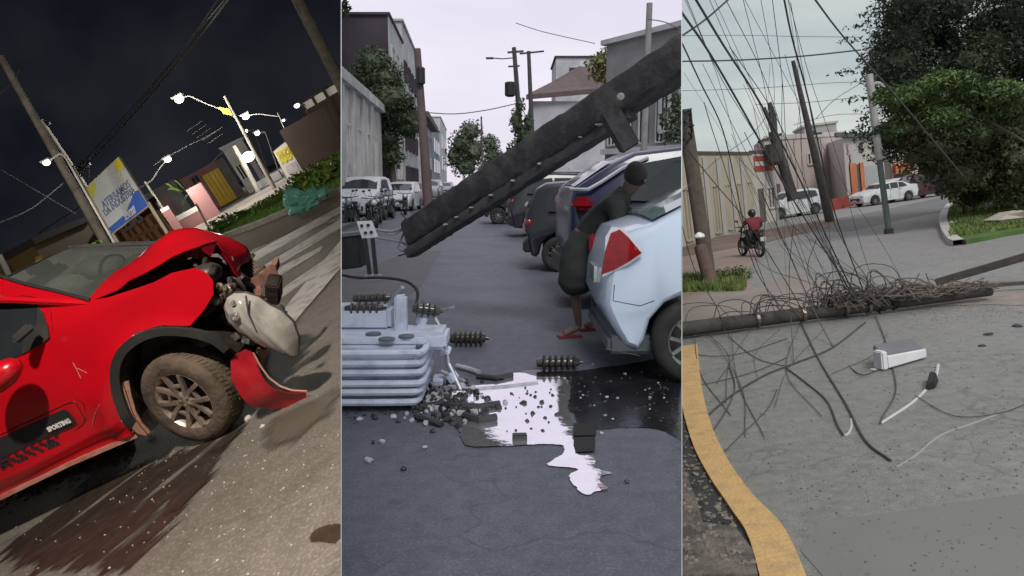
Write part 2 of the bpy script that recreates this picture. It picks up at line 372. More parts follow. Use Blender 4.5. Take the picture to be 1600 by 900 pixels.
def car(name, label, kind, paint, loc, rz, group=None, cat='car', rimm=RIM, prof=None, lights=True, extra=None):
    p = dict(PROF[kind]);
    if prof: p.update(prof)
    L, Wd, rx, fx, R, belt = p['L'], p['W'], p['rx'], p['fx'], p['R'], p['belt']
    t = thing(name, label, cat, (0, 0, 0), group)
    ar = R * 1.13
    ol = [(.14, .27)] + p['o'] + [(fx + ar + .1, .22)] + arc(fx, ar, 7, R)[::-1] + [(fx - ar - .02, .2), (rx + ar + .02, .2)] + arc(rx, ar, 7, R)[::-1] + [(rx - ar - .05, .24)]
    top = max(z for x, z in ol)
    def Y(x, z, tt=1.):
        k = 1 - .2 * (max(0, z - belt) / (top - belt + .01)) - .04 * max(0, (belt - .25 - z)) 
        e = abs(x - L / 2) / (L / 2); k *= 1 - .13 * e ** 6
        return tt * Wd / 2 * k
    n = len(ol); P2 = [Vector(q) for q in ol]
    ins = []
    for i in range(n):
        a, b, c = P2[i - 1], P2[i], P2[(i + 1) % n]; d1 = (b - a).normalized(); d2 = (c - b).normalized(); m = (d1 + d2)
        m = m.normalized() if m.length > 1e-3 else d1
        ins.append(Vector((m.y, -m.x)))       # inward for clockwise outline
    lay = [(-1, .05), (-.975, .02), (-.93, .006), (-.8, 0), (-.4, 0), (0, 0), (.4, 0), (.8, 0), (.93, .006), (.975, .02), (1, .05)]
    mb = MB(); vs = []; fs = []
    for tt, d in lay:
        for i in range(n):
            q = P2[i] + ins[i] * d; vs.append(Vector((q.x, Y(q.x, q.y, tt), q.y + (.02 * (1 - tt * tt) if q.y > belt else 0))))
    for k in range(len(lay) - 1):
        for i in range(n): j = (i + 1) % n; fs.append((k * n + i, k * n + j, (k + 1) * n + j, (k + 1) * n + i))
    fs.append(tuple(range(n))[::-1]); fs.append(tuple((len(lay) - 1) * n + i for i in range(n)))
    mb.add(vs, fs); part('body', mb, paint, t, smooth=True)
    mb = MB(); mb.box((L / 2, 0, .42), (L * .8, Wd * .72, .36)); part('underbody', mb, DRK, t)
    for sd in (-1, 1):
        for wpoly in p['win']:
            q = MB(); q.poly([(x, sd * (abs(Y(x, z)) + .006), z) for x, z in wpoly]); part('window', q, GLS, t, solid=.004)
        q = MB()
        for dx in ([1.25, 2.15] if kind != 'sedan' else [1.65, 2.35]):
            q.box((dx - .12, sd * (abs(Y(dx, belt - .08)) + .018), belt - .06), (.16, .03, .03))
        part('door_handle', q, paint, t)
        q = MB(); 
        for dx in (p['win'][1][0][0] - .03, p['win'][2][0][0] - .03):
            q.beam((dx, sd * (Y(dx, .95) + .001), belt), (dx, sd * (Y(dx, .4) + .001), .35), .008, .012, up=(0, 1, 0))
        part('door_seam', q, DRK, t)
        q = MB(); mx = p['win'][2][-1][0] - .12; q.ell((mx, sd * (Wd / 2 + .1), belt + .1), (.07, .11, .075)); part('wing_mirror', q, paint, t, smooth=True)
        for x_ in (rx, fx): wheel(t, (x_, sd * (Wd / 2 - .1), R), R, .2, sd, rimm)
    for nm, (a, b) in (('rear_window', p['rear']), ('windscreen', p['front'])):
        s_ = -1 if nm == 'rear_window' else 1; d = .012
        q = MB(); 
        for yy in range(4):
            y0, y1 = -1 + yy * .5, -.5 + yy * .5
            q.poly([(a[0] + s_ * d, Y(*a, y0 * .86), a[1] + d + .02 * (1 - y0 * y0)), (a[0] + s_ * d, Y(*a, y1 * .86), a[1] + d + .02 * (1 - y1 * y1)), (b[0] + s_ * d, Y(*b, y1 * .86), b[1] + d + .02 * (1 - y1 * y1)), (b[0] + s_ * d, Y(*b, y0 * .86), b[1] + d + .02 * (1 - y0 * y0))])
        part(nm, q, GLS, t, smooth=True)
    if lights:
        o = p['o']
        for sd in (-1, 1):
            z0 = belt - .1; q = MB(); q.ell((.1, sd * Wd * .37, z0), (.09, .16, .12)); part('tail_lamp', q, REDL, t, smooth=True)
            fxx = L - .2; q = MB(); q.ell((fxx, sd * Wd * .36, belt - .27), (.16, .17, .09)); part('headlight', q, LENS, t, smooth=True)
        q = MB(); q.box((L - .02, 0, .5), (.06, Wd * .5, .16)); part('grille', q, DRK, t)
        q = MB(); q.box((.0, 0, .72), (.04, .4, .12)); part('number_plate', q, LENS, t)
        q = MB(); q.box((L + .02, 0, .42), (.02, .4, .12)); part('number_plate', q, LENS, t)
        q = MB(); q.box((.1, 0, .42), (.2, Wd * .86, .2)); part('bumper', q, DRK, t, bevel=.03)
    t.location = loc; t.rotation_euler = (0, 0, rz)
    if extra: extra(t)
    return t
def motorcycle(name, label, paint, loc, rz, group=None):
    t = thing(name, label, 'motorcycle', (0, 0, 0), group); R = .3
    for x in (0, 1.25):
        w = part('wheel', MB().lathe((x, 0, R), (0, 1, 0), [(-.05, R * .8), (-.05, R * .95), (0, R), (.05, R * .95), (.05, R * .8)], 20, False), BLK, t, smooth=True)
        q = MB(); q.lathe((x, 0, R), (0, 1, 0), [(-.03, R * .82), (.03, R * .82)], 20, False); q.cyl((x, -.06, R), (x, .06, R), .05)
        for k in range(5): a = k * 2 * pi / 5; q.cyl((x, 0, R), (x + R * .8 * cos(a), 0, R + R * .8 * sin(a)), .014, n=5)
        part('rim', q, RIM, w)
    q = MB()
    for s in (-.09, .09): q.cyl((1.25, s, R), (1.0, s, .95), .022); q.cyl((0, s, R), (.15, s, .72), .02)
    q.tube([(1.02, 0, .85), (.6, 0, .45), (.45, 0, .4), (.1, 0, .68)], .03, 6); part('frame', q, DRK, t)
    part('engine', MB().box((.6, 0, .42), (.34, .24, .3)), mat('engine_grey', (.12, .12, .12), .4, .6), t, bevel=.03)
    part('fuel_tank', MB().ell((.75, 0, .82), (.25, .14, .13)), paint, t, smooth=True)
    part('seat', MB().box((.3, 0, .8), (.62, .22, .09)), DRK, t, bevel=.03)
    part('mudguard', MB().ell((-.08, 0, .72), (.22, .1, .08)), paint, t, smooth=True); part('mudguard', MB().ell((1.22, 0, .6), (.24, .07, .06)), paint, t, smooth=True)
    q = MB(); q.tube([(.85, -.36, 1.02), (.98, -.12, .98), (.98, .12, .98), (.85, .36, 1.02)], .016, 6); part('handlebar', q, DRK, t)
    part('headlight', MB().ell((1.1, 0, .86), (.1, .1, .1)), LENS, t, smooth=True)
    part('tail_lamp', MB().box((-.24, 0, .74), (.05, .14, .07)), REDL, t)
    q = MB(); q.cyl((.5, -.14, .25), (-.1, -.16, .33), .04); part('exhaust', q, CHR, t)
    part('number_plate', MB().box((-.29, 0, .6), (.02, .17, .13)), LENS, t)
    for s in (-1, 1): q = MB(); q.cyl((.92, s * .2, 1.0), (.9, s * .27, 1.18), .008, n=5); q.ell((.9, s * .29, 1.22), (.02, .06, .04)); part('mirror', q, DRK, t)
    t.location = loc; t.rotation_euler = (0, 0, rz); return t
def skin(name, pts, edges, m, root, lev=2):
    """continuous limb surface: pts {key: (pos, radius)}"""
    r = root
    while r.parent: r = r.parent
    base = Vector(r.location); keys = list(pts); me = bpy.data.meshes.new(name)
    me.from_pydata([tuple(Vector(pts[k][0]) - base) for k in keys], [(keys.index(a), keys.index(b)) for a, b in edges], [])
    o = bpy.data.objects.new(name, me); COL.objects.link(o)
    md = o.modifiers.new('s', 'SKIN'); md.use_smooth_shade = True
    for i, k in enumerate(keys):
        rr = pts[k][1]; me.skin_vertices[0].data[i].radius = rr if isinstance(rr, tuple) else (rr, rr)
    me.skin_vertices[0].data[0].use_root = True
    o.modifiers.new('u', 'SUBSURF').levels = lev
    bpy.context.view_layer.update()
    nm = bpy.data.meshes.new_from_object(o.evaluated_get(bpy.context.evaluated_depsgraph_get()))
    nm.materials.clear(); nm.materials.append(m)
    for p_ in nm.polygons: p_.use_smooth = True
    bpy.data.objects.remove(o); o = bpy.data.objects.new(name, nm); COL.objects.link(o); o.parent = root
    return o
def hand(pts, edges, wk, w, d, up, r=.011, curl=.5):
    """palm + four fingers + thumb after wrist key wk: d = direction, up = palm normal"""
    w = Vector(w); d = Vector(d).normalized(); up = Vector(up); up = (up - up.dot(d) * d).normalized(); s = d.cross(up)
    pts['palm' + wk] = (w + d * .06, (.036, .018)); edges.append((wk, 'palm' + wk))
    for i, (o, l) in enumerate(((-.03, .075), (-.01, .085), (.01, .08), (.03, .062))):
        a = w + d * .1 + s * o; b = a + d * l * .5 - up * curl * .01; c = b + d * l * .4 - up * curl * .035
        for j, q in enumerate((a, b, c)): pts[f'f{wk}{i}{j}'] = (q, r * (1 - .12 * j))
        edges += [('palm' + wk, f'f{wk}{i}0'), (f'f{wk}{i}0', f'f{wk}{i}1'), (f'f{wk}{i}1', f'f{wk}{i}2')]
    a = w + d * .05 - s * .045 - up * .01; b = a + (d * .7 - s * .4 - up * .3) * .05
    pts[f't{wk}0'] = (a, r * 1.1); pts[f't{wk}1'] = (b, r); edges += [('palm' + wk, f't{wk}0'), (f't{wk}0', f't{wk}1')]
def rough_beam(p, q, w, h, amp, n=40, up=(0, 0, 1)):
    '''rectangular concrete member with chipped, uneven edges'''
    p, q = Vector(p), Vector(q); d = (q - p).normalized(); a = d.cross(Vector(up)).normalized(); b = a.cross(d); vs = []; fs = []
    sec = [(-1, -.8), (-.86, -1), (0, -1), (.86, -1), (1, -.8), (1, 0), (1, .8), (.86, 1), (0, 1), (-.86, 1), (-1, .8), (-1, 0)]; m_ = len(sec)
    for i in range(n + 1):
        c = p.lerp(q, i / n)
        for j, (x, y) in enumerate(sec):
            e = noise.noise(Vector((i * .9, j * 3.1, w * 9))) * amp + (noise.noise(Vector((i * 2.3, j * 1.7, 5))) * amp * .8 if abs(x) > .8 and abs(y) > .75 else 0)
            vs.append(c + a * x * (w / 2 + e) + b * y * (h / 2 + e))
    for i in range(n):
        for j in range(m_): k = (j + 1) % m_; fs.append((i * m_ + j, i * m_ + k, (i + 1) * m_ + k, (i + 1) * m_ + j))
    fs.append(tuple(range(m_))[::-1]); fs.append(tuple(n * m_ + j for j in range(m_)))
    return MB().add(vs, fs)
def pole(name, label, a, b, r0, r1, m, cat='utility pole', n=10, group=None):
    t = thing(name, label, cat, a, group); part('shaft', MB().cyl(a, b, r0, r1, n), m, t, smooth=True); return t
def wire(name, pts, r, m, label, group, cat='cable', k=5):
    return solo(name, MB().tube(smooth_line(pts, k), r, 5), m, label, cat, group, smooth=True)
# ================================================================ 1. NIGHT: wrecked red hatchback on a lit avenue
S = NIGHT
nroad = asphalt('night_asphalt', (.185, .165, .142), (.125, .11, .096), (.29, .265, .23), .62, .8, .7)
mb = MB(); mb.poly([(-90, -6, 0), (40, -6, 0), (40, 175, 0), (-160, 175, 0)]); struct('road', mb, nroad)
concrete = mat('pole_concrete', (.36, .34, .31), .8, rgb2=(.22, .21, .19), sc=3, bump=.2)
paintw = mat('worn_white_paint', (.62, .6, .55), .6, rgb2=(.22, .2, .18), sc=5, contrast=(.48, .7), bump=.2)
def sheet(name, pix, z, m, kind='structure', label=None, cat=None):
    mb = MB(); mb.poly([g(*p) + Vector((0, 0, z)) for p in pix])
    return struct(name, mb, m) if kind == 'structure' else solo(name, mb, m, label, cat, kind=kind)
dirt = mat('pale_dirt', (.25, .2, .15), .95, rgb2=(.15, .12, .09), sc=1.2, bump=.5)
sheet('dirt_strip', [(330, 372), (545, 296), (545, 322), (390, 392), (350, 388)], .004, dirt)
grassm = mat('grass_ground', (.09, .17, .035), .9, rgb2=(.05, .09, .02), sc=1.2, bump=.8)
sheet('grass_verge', [(322, 368), (335, 352), (430, 305), (545, 244), (545, 298), (440, 336), (352, 372)], .008, grassm)
pave = mat('pavement_concrete', (.34, .30, .25), .85, rgb2=(.22, .19, .16), sc=1.5, bump=.3)
sheet('sidewalk', [(225, 392), (318, 366), (335, 350), (430, 303), (545, 242), (545, 228), (470, 262), (400, 297), (300, 352), (215, 388)], .012, pave)
mb = MB(); kp = [g(*p) for p in [(352, 372), (395, 357), (440, 338), (490, 318), (548, 296)]]
for a, b in zip(kp, kp[1:]):
    d = (b - a).normalized(); mb.beam(a + Vector((0, 0, .07)), b + Vector((0, 0, .07)) - d * .02, .16, .14)
    nseg = mb
struct('kerb', mb, concrete)
for q in ([(388, 400), (540, 318), (540, 329), (400, 408)], [(404, 420), (540, 338), (540, 352), (415, 427)], [(425, 424), (505, 384), (500, 393), (437, 432)], [(425, 462), (540, 384), (540, 398), (434, 470)]):
    sheet('crossing_stripe', q, .005, paintw)
sheet('road_marking', [(436, 494), (462, 503), (545, 405), (545, 362), (500, 415)], .009, paintw)
def stain(name, pix, z, base, along, ax=.8, ac=6., soft=.2, bias=.62, gain=9., step=.09, seed=0., jt=0.):
    '''sheet whose edge is broken up by stretched noise; base is a material, copied with an alpha mask'''
    P = [g(*p) for p in smooth_line([Vector((*p, 0)) for p in pix] + [Vector((*pix[0], 0))], 3)[:-1]] if 0 else [g(p.x, p.y) for p in smooth_line([Vector((*p, 0)) for p in pix] + [Vector((*pix[0], 0))], 3)[:-1]]
    ol = [(p.x, p.y) for p in P]
    vs, fs = cdt(ol, step, lambda x, y: (x, y, z))
    me = bpy.data.meshes.new(name); me.from_pydata([tuple(v) for v in vs], [], fs); me.update()
    at_ = me.attributes.new('inner', 'FLOAT', 'POINT'); n = len(ol)
    for i, v in enumerate(vs):
        d = 9.
        for k in range(n):
            a, b = Vector(ol[k]), Vector(ol[(k + 1) % n]); q = v.xy - a; e = b - a; t_ = max(0, min(1, q.dot(e) / max(e.length_squared, 1e-9))); d = min(d, (q - e * t_).length)
        at_.data[i].value = min(1, d / soft)
    m = base.copy(); m.name = base.name + '_' + name; t = m.node_tree; b = t.nodes['Principled BSDF']
    co = t.nodes.new('ShaderNodeTexCoord'); mp_ = t.nodes.new('ShaderNodeMapping'); mp_.vector_type = 'TEXTURE'; mp_.inputs['Rotation'].default_value = (0, 0, math.atan2(along[1], along[0])); mp_.inputs['Location'].default_value = (seed, 0, 0); mp_.inputs['Scale'].default_value = (1 / ax, 1 / ac, 1)
    t.links.new(co.outputs['Object'], mp_.inputs[0]); nz_ = t.nodes.new('ShaderNodeTexNoise'); nz_.inputs['Scale'].default_value = 1; nz_.inputs['Detail'].default_value = 6; nz_.inputs['Roughness'].default_value = .55; t.links.new(mp_.outputs[0], nz_.inputs['Vector'])
    at2 = t.nodes.new('ShaderNodeAttribute'); at2.attribute_name = 'inner'
    ma = t.nodes.new('ShaderNodeMath'); ma.operation = 'MULTIPLY_ADD'; ma.inputs[1].default_value = .55; t.links.new(at2.outputs['Fac'], ma.inputs[0]); t.links.new(nz_.outputs[0], ma.inputs[2])
    mr = t.nodes.new('ShaderNodeMapRange'); mr.inputs['From Min'].default_value = bias; mr.inputs['From Max'].default_value = bias + 1 / gain; t.links.new(ma.outputs[0], mr.inputs[0]); t.links.new(mr.outputs[0], b.inputs['Alpha'])
    me.materials.append(m); o = bpy.data.objects.new(name, me); COL.objects.link(o); o['kind'] = 'structure'; S.tops.append(o); return o
wet = mat('wet_asphalt', (.036, .028, .022), .22, rgb2=(.065, .05, .04), sc=9, rr=.12, bump=.3, bsc=60, contrast=(.4, .75))
def blob(pix, z, name, m, k=3, jt=1.5):
    pts = smooth_line(pix and [Vector((*p, 0)) for p in pix] + [Vector((*pix[0], 0))], k)[:-1]
    mb = MB(); mb.poly([g(p.x + rnd.uniform(-jt, jt), p.y + rnd.uniform(-jt, jt)) + Vector((0, 0, z)) for p in pts]); struct(name, mb, m)
fl = g(120, 870) - g(350, 690)
stain('wet_patch', [(425, 630), (408, 690), (360, 755), (315, 812), (262, 870), (225, 925), (120, 960), (-40, 945), (-60, 880), (50, 805), (120, 745), (170, 700), (215, 670), (300, 680), (350, 650)], .004, wet, fl, .8, 6., .36, .89, 10)
stain('wet_patch', [(395, 655), (376, 695), (335, 745), (300, 790), (262, 820), (240, 800), (275, 760), (320, 715), (345, 680)], .008, wet, fl, .7, 5., .2, .70, 9, seed=3)
damp = mat('damp_asphalt', (.105, .09, .074), .62, rgb2=(.085, .07, .055), sc=4, bump=.3)
0 and blob([(400, 640), (450, 648), (510, 612), (545, 600), (545, 640), (500, 665), (470, 702), (440, 690), (410, 700), (390, 690)], .014, 'damp_patch', damp)
stain('tar_patch', [(478, 838), (500, 822), (536, 815), (536, 848), (505, 852), (484, 855)], .004, wet, (1, 0), 5, 5, .05, .62, 9, step=.04)
0 and stain('tar_patch', [(440, 600), (480, 570), (510, 575), (490, 605), (455, 615)], .004, wet, (1, 0), 4, 4, .08, .72, 7, step=.05)
stain('damp_patch', [(400, 650), (440, 640), (500, 610), (545, 590), (545, 650), (500, 675), (450, 710), (400, 715)], .012, damp, fl, 2, 4, .25, .68, 4)
# rubble and soil thrown up under the sill
soil = mat('soil', (.13, .075, .05), .95, rgb2=(.05, .03, .02), sc=12, bump=.8)
mb = MB()
for i in range(900):
    u = rnd.random(); px = -30 + 240 * u; base = 775 - .34 * px; py = base + rnd.gauss(-8, 13) * (1 - .4 * u)
    if py < base - 30: continue
    p = g(px, py); mb.rock(p + Vector((0, 0, .004)), rnd.choice([.012, .02, .03]) * rnd.uniform(.5, 1), .5)
solo('soil_spill', mb, soil, 'dark brown soil and rubble strewn along the ground below the red car sill', 'soil', kind='stuff')
mb = MB()
for i in range(260):
    px, py = rnd.uniform(0, 530), rnd.uniform(640, 898)
    if rnd.random() < .75: px, py = 330 + rnd.gauss(-60, 110), 740 + rnd.gauss(0, 70)
    if py < 775 - .45 * px + 10 or px > 530: continue
    mb.rock(g(px, py) + Vector((0, 0, .003)), rnd.uniform(.003, .008), .6)
solo('glass_crumbs', mb, mat('glass_crumb', (.7, .68, .6), .3, rgb2=(.3, .26, .2), sc=40), 'tiny pale glass crumbs scattered over the wet brown asphalt', 'glass crumbs', kind='stuff')
for px, py, r, lb in ((412, 558, .05, 'pale chunk of broken trim lying beside the red bumper piece'), (389, 655, .03, 'small white shard on the asphalt right of the tyre'), (411, 668, .02, 'smallest pale shard on the asphalt below the bumper piece'), (239, 686, .03, 'white shard between the brown splash guard and the tyre')):
    solo('broken_shard', MB().rock(g(px, py) + Vector((0, 0, r * .4)), r, .7), mat('shard_white', (.7, .66, .6), .4), lb, 'shard')

# ---- the red hatchback
CA = radians(-7.6); CX = Vector((cos(CA), sin(CA), 0)); CY = Vector((-sin(CA), cos(CA), 0)); CO = Vector((-2.36, 4.61, 0))
def C(x, l, z): return CO + CX * x + CY * l + Vector((0, 0, z))
def cxz(px, py, l=0.):
    r = S.ray(px, py); c = Vector((0, 0, S.h)); t = ((CO - c).dot(CY) + l) / r.dot(CY); p = c + r * t - CO; return p.dot(CX), p.z
def CP(px, py, l=0.): x, z = cxz(px, py, l); return C(x, l, z)
red = mat('red_car_paint', (.58, .003, .012), .3, rgb2=(.50, .003, .010), sc=2, coat=.6, rr=.05)
redd = mat('red_inner_paint', (.30, .004, .012), .45, rgb2=(.07, .002, .004), sc=7, bump=.3)
trim = mat('black_trim', (.02, .02, .022), .55, rgb2=(.04, .038, .036), sc=8)
dusty = mat('dusty_liner', (.42, .22, .15), .8, rgb2=(.25, .13, .09), sc=6, bump=.4)
black = mat('engine_black', (.012, .010, .010), .5, rgb2=(.045, .032, .028), sc=16, bump=.5, rr=.2)
metal = mat('dull_metal', (.32, .29, .26), .4, .7, rgb2=(.16, .1, .07), sc=10, bump=.2)
rc = thing('wrecked_car', 'bright red hatchback with crushed front, buckled bonnet and headlight hanging out', 'car', C(0, 0, 0))
def bulge(x, z):                              # lateral position of the flank skin
    b = .035 * ((z - .62) / .45) ** 2 + (.03 if z < .36 else 0) + .02 * max(0, x) 
    if z > 1.08: b += (z - 1.08) * .35
    b -= .03 * math.exp(-((math.hypot(x - .17, z - .32) - .5) / .07) ** 2)      # flared wheel arch
    b += .012 * math.exp(-((z - .50 - .03 * x) / .035) ** 2) * (x < -.3)        # sill crease
    b += .02 * (noise.noise(Vector((x * 2.5, z * 2.5, 3))))
    return b
side = [cxz(*p) for p in [(-90, 822), (0, 777), (100, 728), (205, 682), (190, 655), (177, 615), (174, 580), (185, 545), (212, 520), (250, 508), (298, 508), (316, 488), (332, 462), (330, 440), (316, 427), (300, 422), (262, 431), (235, 445), (200, 457), (160, 470), (130, 476), (60, 468), (0, 463), (-90, 452)]]
vs, fs = cdt(side, .045, lambda x, z: C(x, bulge(x, z), z))
part('side_panel', MB().add(vs, fs), red, rc, smooth=True)
mb = MB(); e = [(x, z) for x, z in [cxz(*p) for p in [(-90, 822), (0, 777), (100, 728), (207, 682)]]]
for (x0, z0), (x1, z1) in zip(e, e[1:]): mb.prism([C(x0, .035, z0), C(x1, .035, z1), C(x1, .035, z1 - .03), C(x0, .035, z0 - .03)], CY * .12)
part('sill_highlight', mb, mat('sill_highlight_pale', (.55, .3, .24), .5, rgb2=(.4, .1, .08), sc=12), rc)  # pale strip paints the highlight along the sill
part('floor_pan', MB().box(C(-1.2, .85, .3), (3., 1.4, .12), CA), black, rc)
def seam(name, pix, r=.004, m=trim, l=-.002):
    pts = [cxz(*p) for p in pix]; return part(name, MB().tube(smooth_line([C(x, bulge(x, z) + l, z) for x, z in pts], 4), r, 5), m, rc)
seam('door_seam', [(0, 478), (40, 480), (62, 492), (72, 512), (74, 522)], .003, redd)
seam('door_seam', [(118, 620), (132, 632), (130, 660), (116, 675)], .003, redd)
seam('door_crease', [(0, 679), (60, 652), (110, 628), (122, 634), (132, 656)], .004, redd)
seam('window_rubber', [(-90, 450), (0, 461), (60, 466), (130, 475)], .011, trim, -.004)
def flankpatch(name, pix, m, off, step=.05, th=0.):
    vs, fs = cdt([cxz(*p) for p in pix], step, lambda x, z: C(x, bulge(x, z) - off, z)); return part(name, MB().add(vs, fs), m, rc, smooth=True, solid=th)
flankpatch('side_window', [(-80, 480), (0, 486), (38, 489), (52, 498), (66, 515), (72, 528), (60, 540), (0, 572), (-80, 610)], GLS, .006)
flankpatch('window_corner_trim', [(38, 488), (52, 497), (66, 514), (73, 530), (60, 541), (30, 556), (30, 535), (44, 520), (44, 505)], trim, .012)
dec = flankpatch('door_decal', [(-60, 712), (0, 684), (60, 657), (100, 639), (108, 641), (117, 655), (118, 662), (110, 668), (60, 688), (0, 716), (-60, 742)], mat('decal_black', (.025, .025, .027), .45), .006)
mb = MB()
for i in range(15):
    for j in range(3):
        if (i + j) % 2 == 0 or rnd.random() < .25:
            px = 2 + i * 6 + j; py = 718 - .45 * (px) + 3 + j * 6.5
            if j * 4 > i * .9 + 2 + 8 - i * .6: continue
            x, z = cxz(px, py); b = bulge(x, z) - .006; s = .014
            mb.poly([C(x - s, b, z - s), C(x + s, b, z - s), C(x + s, b, z + s), C(x - s, b, z + s)])
part('decal_squares', mb, MATS['decal_black'], dec)
x, z = cxz(93, 664); x0, z0 = cxz(75, 672); x1, z1 = cxz(112, 656)
part('decal_lettering', text_mb('SPORTING', .045, frame3(C(x, bulge(x, z) - .012, z), CX * (x1 - x0) + Vector((0, 0, z1 - z0)), (0, 0, 1)), .002, fit=.17, stroke=.0015), mat('print_white', (.8, .78, .76), .5), dec)
# mirror
mb = MB(); mb.ell(C(-.58, -.20, 1.02), (.17, .10, .085), 16, 10, Matrix.Rotation(CA, 3, 'Z') @ Matrix.Rotation(-.15, 3, 'Y'))
mi = part('wing_mirror', mb, red, rc, smooth=True)
part('mirror_arm', MB().beam(CP(20, 534, -.12), CP(50, 508, -.03), .07, .055), trim, mi, bevel=.015)
# front wheel, turned a little, muddy
tyre = mat('dusty_tyre', (.15, .105, .075), .85, rgb2=(.05, .04, .032), sc=9, bump=.5, contrast=(.35, .7))
rimm = mat('dusty_rim', (.55, .46, .38), .38, .6, rgb2=(.24, .18, .14), sc=10)
WR = Matrix.Rotation(CA + radians(-17), 3, 'Z')
wh = wheel(rc, C(.17, .13, .325), .325, .21, -1, rimm, 5, tyre, WR)
mb = MB(); ax = WR @ Vector((0, -1, 0)); a_ = ax.orthogonal().normalized(); b_ = ax.cross(a_); wc = C(.17, .13, .325)
for k in range(64):
    for t0, t1 in ((-.085, -.03), (.005, .06)):
        th = 2 * pi * k / 64; d = a_ * cos(th) + b_ * sin(th); d2 = a_ * cos(th + .05) + b_ * sin(th + .05)
        mb.beam(wc + d * .322 + ax * t0, wc + d2 * .322 + ax * t1, .014, .012, up=d)
part('tread', mb, tyre, wh)
mb = MB()
for k in range(5): th = 2 * pi * k / 5 + .3; d = a_ * cos(th) + b_ * sin(th); mb.cyl(wc + d * .035 + ax * .07, wc + d * .035 + ax * .092, .009, n=6)
part('wheel_bolt', mb, rimm, wh)
# wheel arch: black band, liner
archo = [cxz(*p) for p in [(222, 684), (205, 672), (188, 640), (178, 600), (178, 568), (190, 540), (215, 521), (252, 510), (300, 511), (340, 522), (362, 540)]]
archi = [cxz(*p) for p in [(228, 676), (214, 662), (199, 632), (190, 600), (191, 572), (202, 549), (224, 532), (256, 522), (298, 523), (332, 533), (352, 549)]]
mb = MB(); vs = []
for (x, z), (u, w) in zip(smooth_line([Vector((*p, 0)) for p in archo], 3) and [(p.x, p.y) for p in smooth_line([Vector((*p, 0)) for p in archo], 3)], [(p.x, p.y) for p in smooth_line([Vector((*p, 0)) for p in archi], 3)]):
    vs += [C(x, bulge(x, z) + .01, z), C(x, bulge(x, z) - .022, z), C(u, bulge(u, w) - .016, w), C(u, .1, w)]
k = len(vs) // 4
mb.add(vs, [(4 * i + j, 4 * i + j + 1, 4 * i + j + 5, 4 * i + j + 4) for i in range(k - 1) for j in range(3)]); part('wheel_arch_trim', mb, trim, rc, smooth=True)
mb = MB(); vs = []
lin = [(p.x, p.y) for p in smooth_line([Vector((*cxz(*p), 0)) for p in [(232, 680), (212, 655), (200, 622), (192, 595), (193, 570), (205, 547), (226, 530), (258, 520), (300, 521), (336, 532), (368, 556)]], 3)]
for x, z in lin: vs += [C(x, -.005, z), C(x, .3, z)]
mb.add(vs, [(2 * i, 2 * i + 1, 2 * i + 3, 2 * i + 2) for i in range(len(lin) - 1)]); part('arch_liner', mb, black, rc, smooth=True)
vs, fs = cdt([cxz(*p) for p in [(186, 600), (200, 596), (205, 620), (212, 645), (221, 662), (234, 676), (228, 682), (214, 678), (198, 662), (190, 640)]], .03, lambda x, z: C(x, .015 + .06 * max(0, x + .1), z))
part('splash_guard', MB().add(vs, fs), dusty, rc, smooth=True, solid=.01)
mb = MB(); mb.box(C(.05, .5, .55), (.75, .5, .5), CA); part('inner_wheel_well', mb, black, rc)
# glass, pillars, roof, cabin
gl = mat('windscreen_glass', (.75, .85, .8), .04, rgb2=(.7, .8, .76), trans=.92)
gl.node_tree.nodes['Principled BSDF'].inputs['IOR'].default_value = 1.1
mb = MB(); nn = 8; vs = []
for j in range(nn + 1):
    l = .13 + (1.5 - .13) * j / nn; bow = .10 * (1 - (2 * j / nn - 1) ** 2)
    for i in range(5): t_ = i / 4; vs.append(C(.0 + bow - .74 * t_, l + (.09 if j == 0 else -.09 if j == nn else 0) * t_, 1.13 + .38 * t_ - .03 * (1 - t_) * t_))
mb.add(vs, [(j * 5 + i, j * 5 + i + 1, j * 5 + i + 6, j * 5 + i + 5) for j in range(nn) for i in range(4)]); part('windscreen', mb, gl, rc, smooth=True)
part('pillar', MB().tube([C(.0, 1.52, 1.12), C(-.4, 1.5, 1.32), C(-.78, 1.42, 1.50)], .035, 6), trim, rc, smooth=True)
part('pillar', MB().tube([C(.02, .09, 1.12), C(-.4, .13, 1.345), C(-.78, .2, 1.525), C(-1.2, .22, 1.56)], .022, 6), red, rc, smooth=True)
mb = MB(); mb.poly([C(-.72, .2, 1.515), C(-.68, .8, 1.525), C(-.72, 1.42, 1.505), C(-1.6, 1.4, 1.56), C(-1.6, .8, 1.59), C(-1.6, .2, 1.56)]); part('roof', mb, trim, rc, solid=.03)
part('dashboard', MB().box(C(-.22, .8, 1.06), (.5, 1.35, .14), CA), trim, rc, bevel=.04)
part('wiper', MB().tube([C(.05, .3, 1.14), C(.03, .7, 1.165), C(-.02, 1.1, 1.17)], .009, 5), black, rc)
bag = mat('airbag_cloth', (.62, .6, .52), .8, rgb2=(.42, .42, .36), sc=5, bump=.4)
for c_, r_ in (((-.42, .55, 1.22), (.14, .17, .13)), ((-.5, 1.1, 1.2), (.16, .2, .14))):
    part('airbag', MB().ell(C(*c_), r_, 14, 9, jit=.08), bag, rc, smooth=True)
for l in (.5, 1.12):
    mb = MB(); mb.box(C(-.95, l, 1.0), (.14, .46, .62), CA); mb.box(C(-.93, l, 1.38), (.1, .24, .16), CA); part('seat', mb, mat('seat_cloth', (.1, .1, .1), .9), rc, bevel=.04)
st_ = MB(); st_.tube([C(-.42 + .05 * sin(a), 1.1 + .18 * cos(a), 1.13 + .17 * sin(a)) for a in [i * pi / 8 for i in range(17)]], .014, 6); part('steering_wheel', st_, trim, rc)
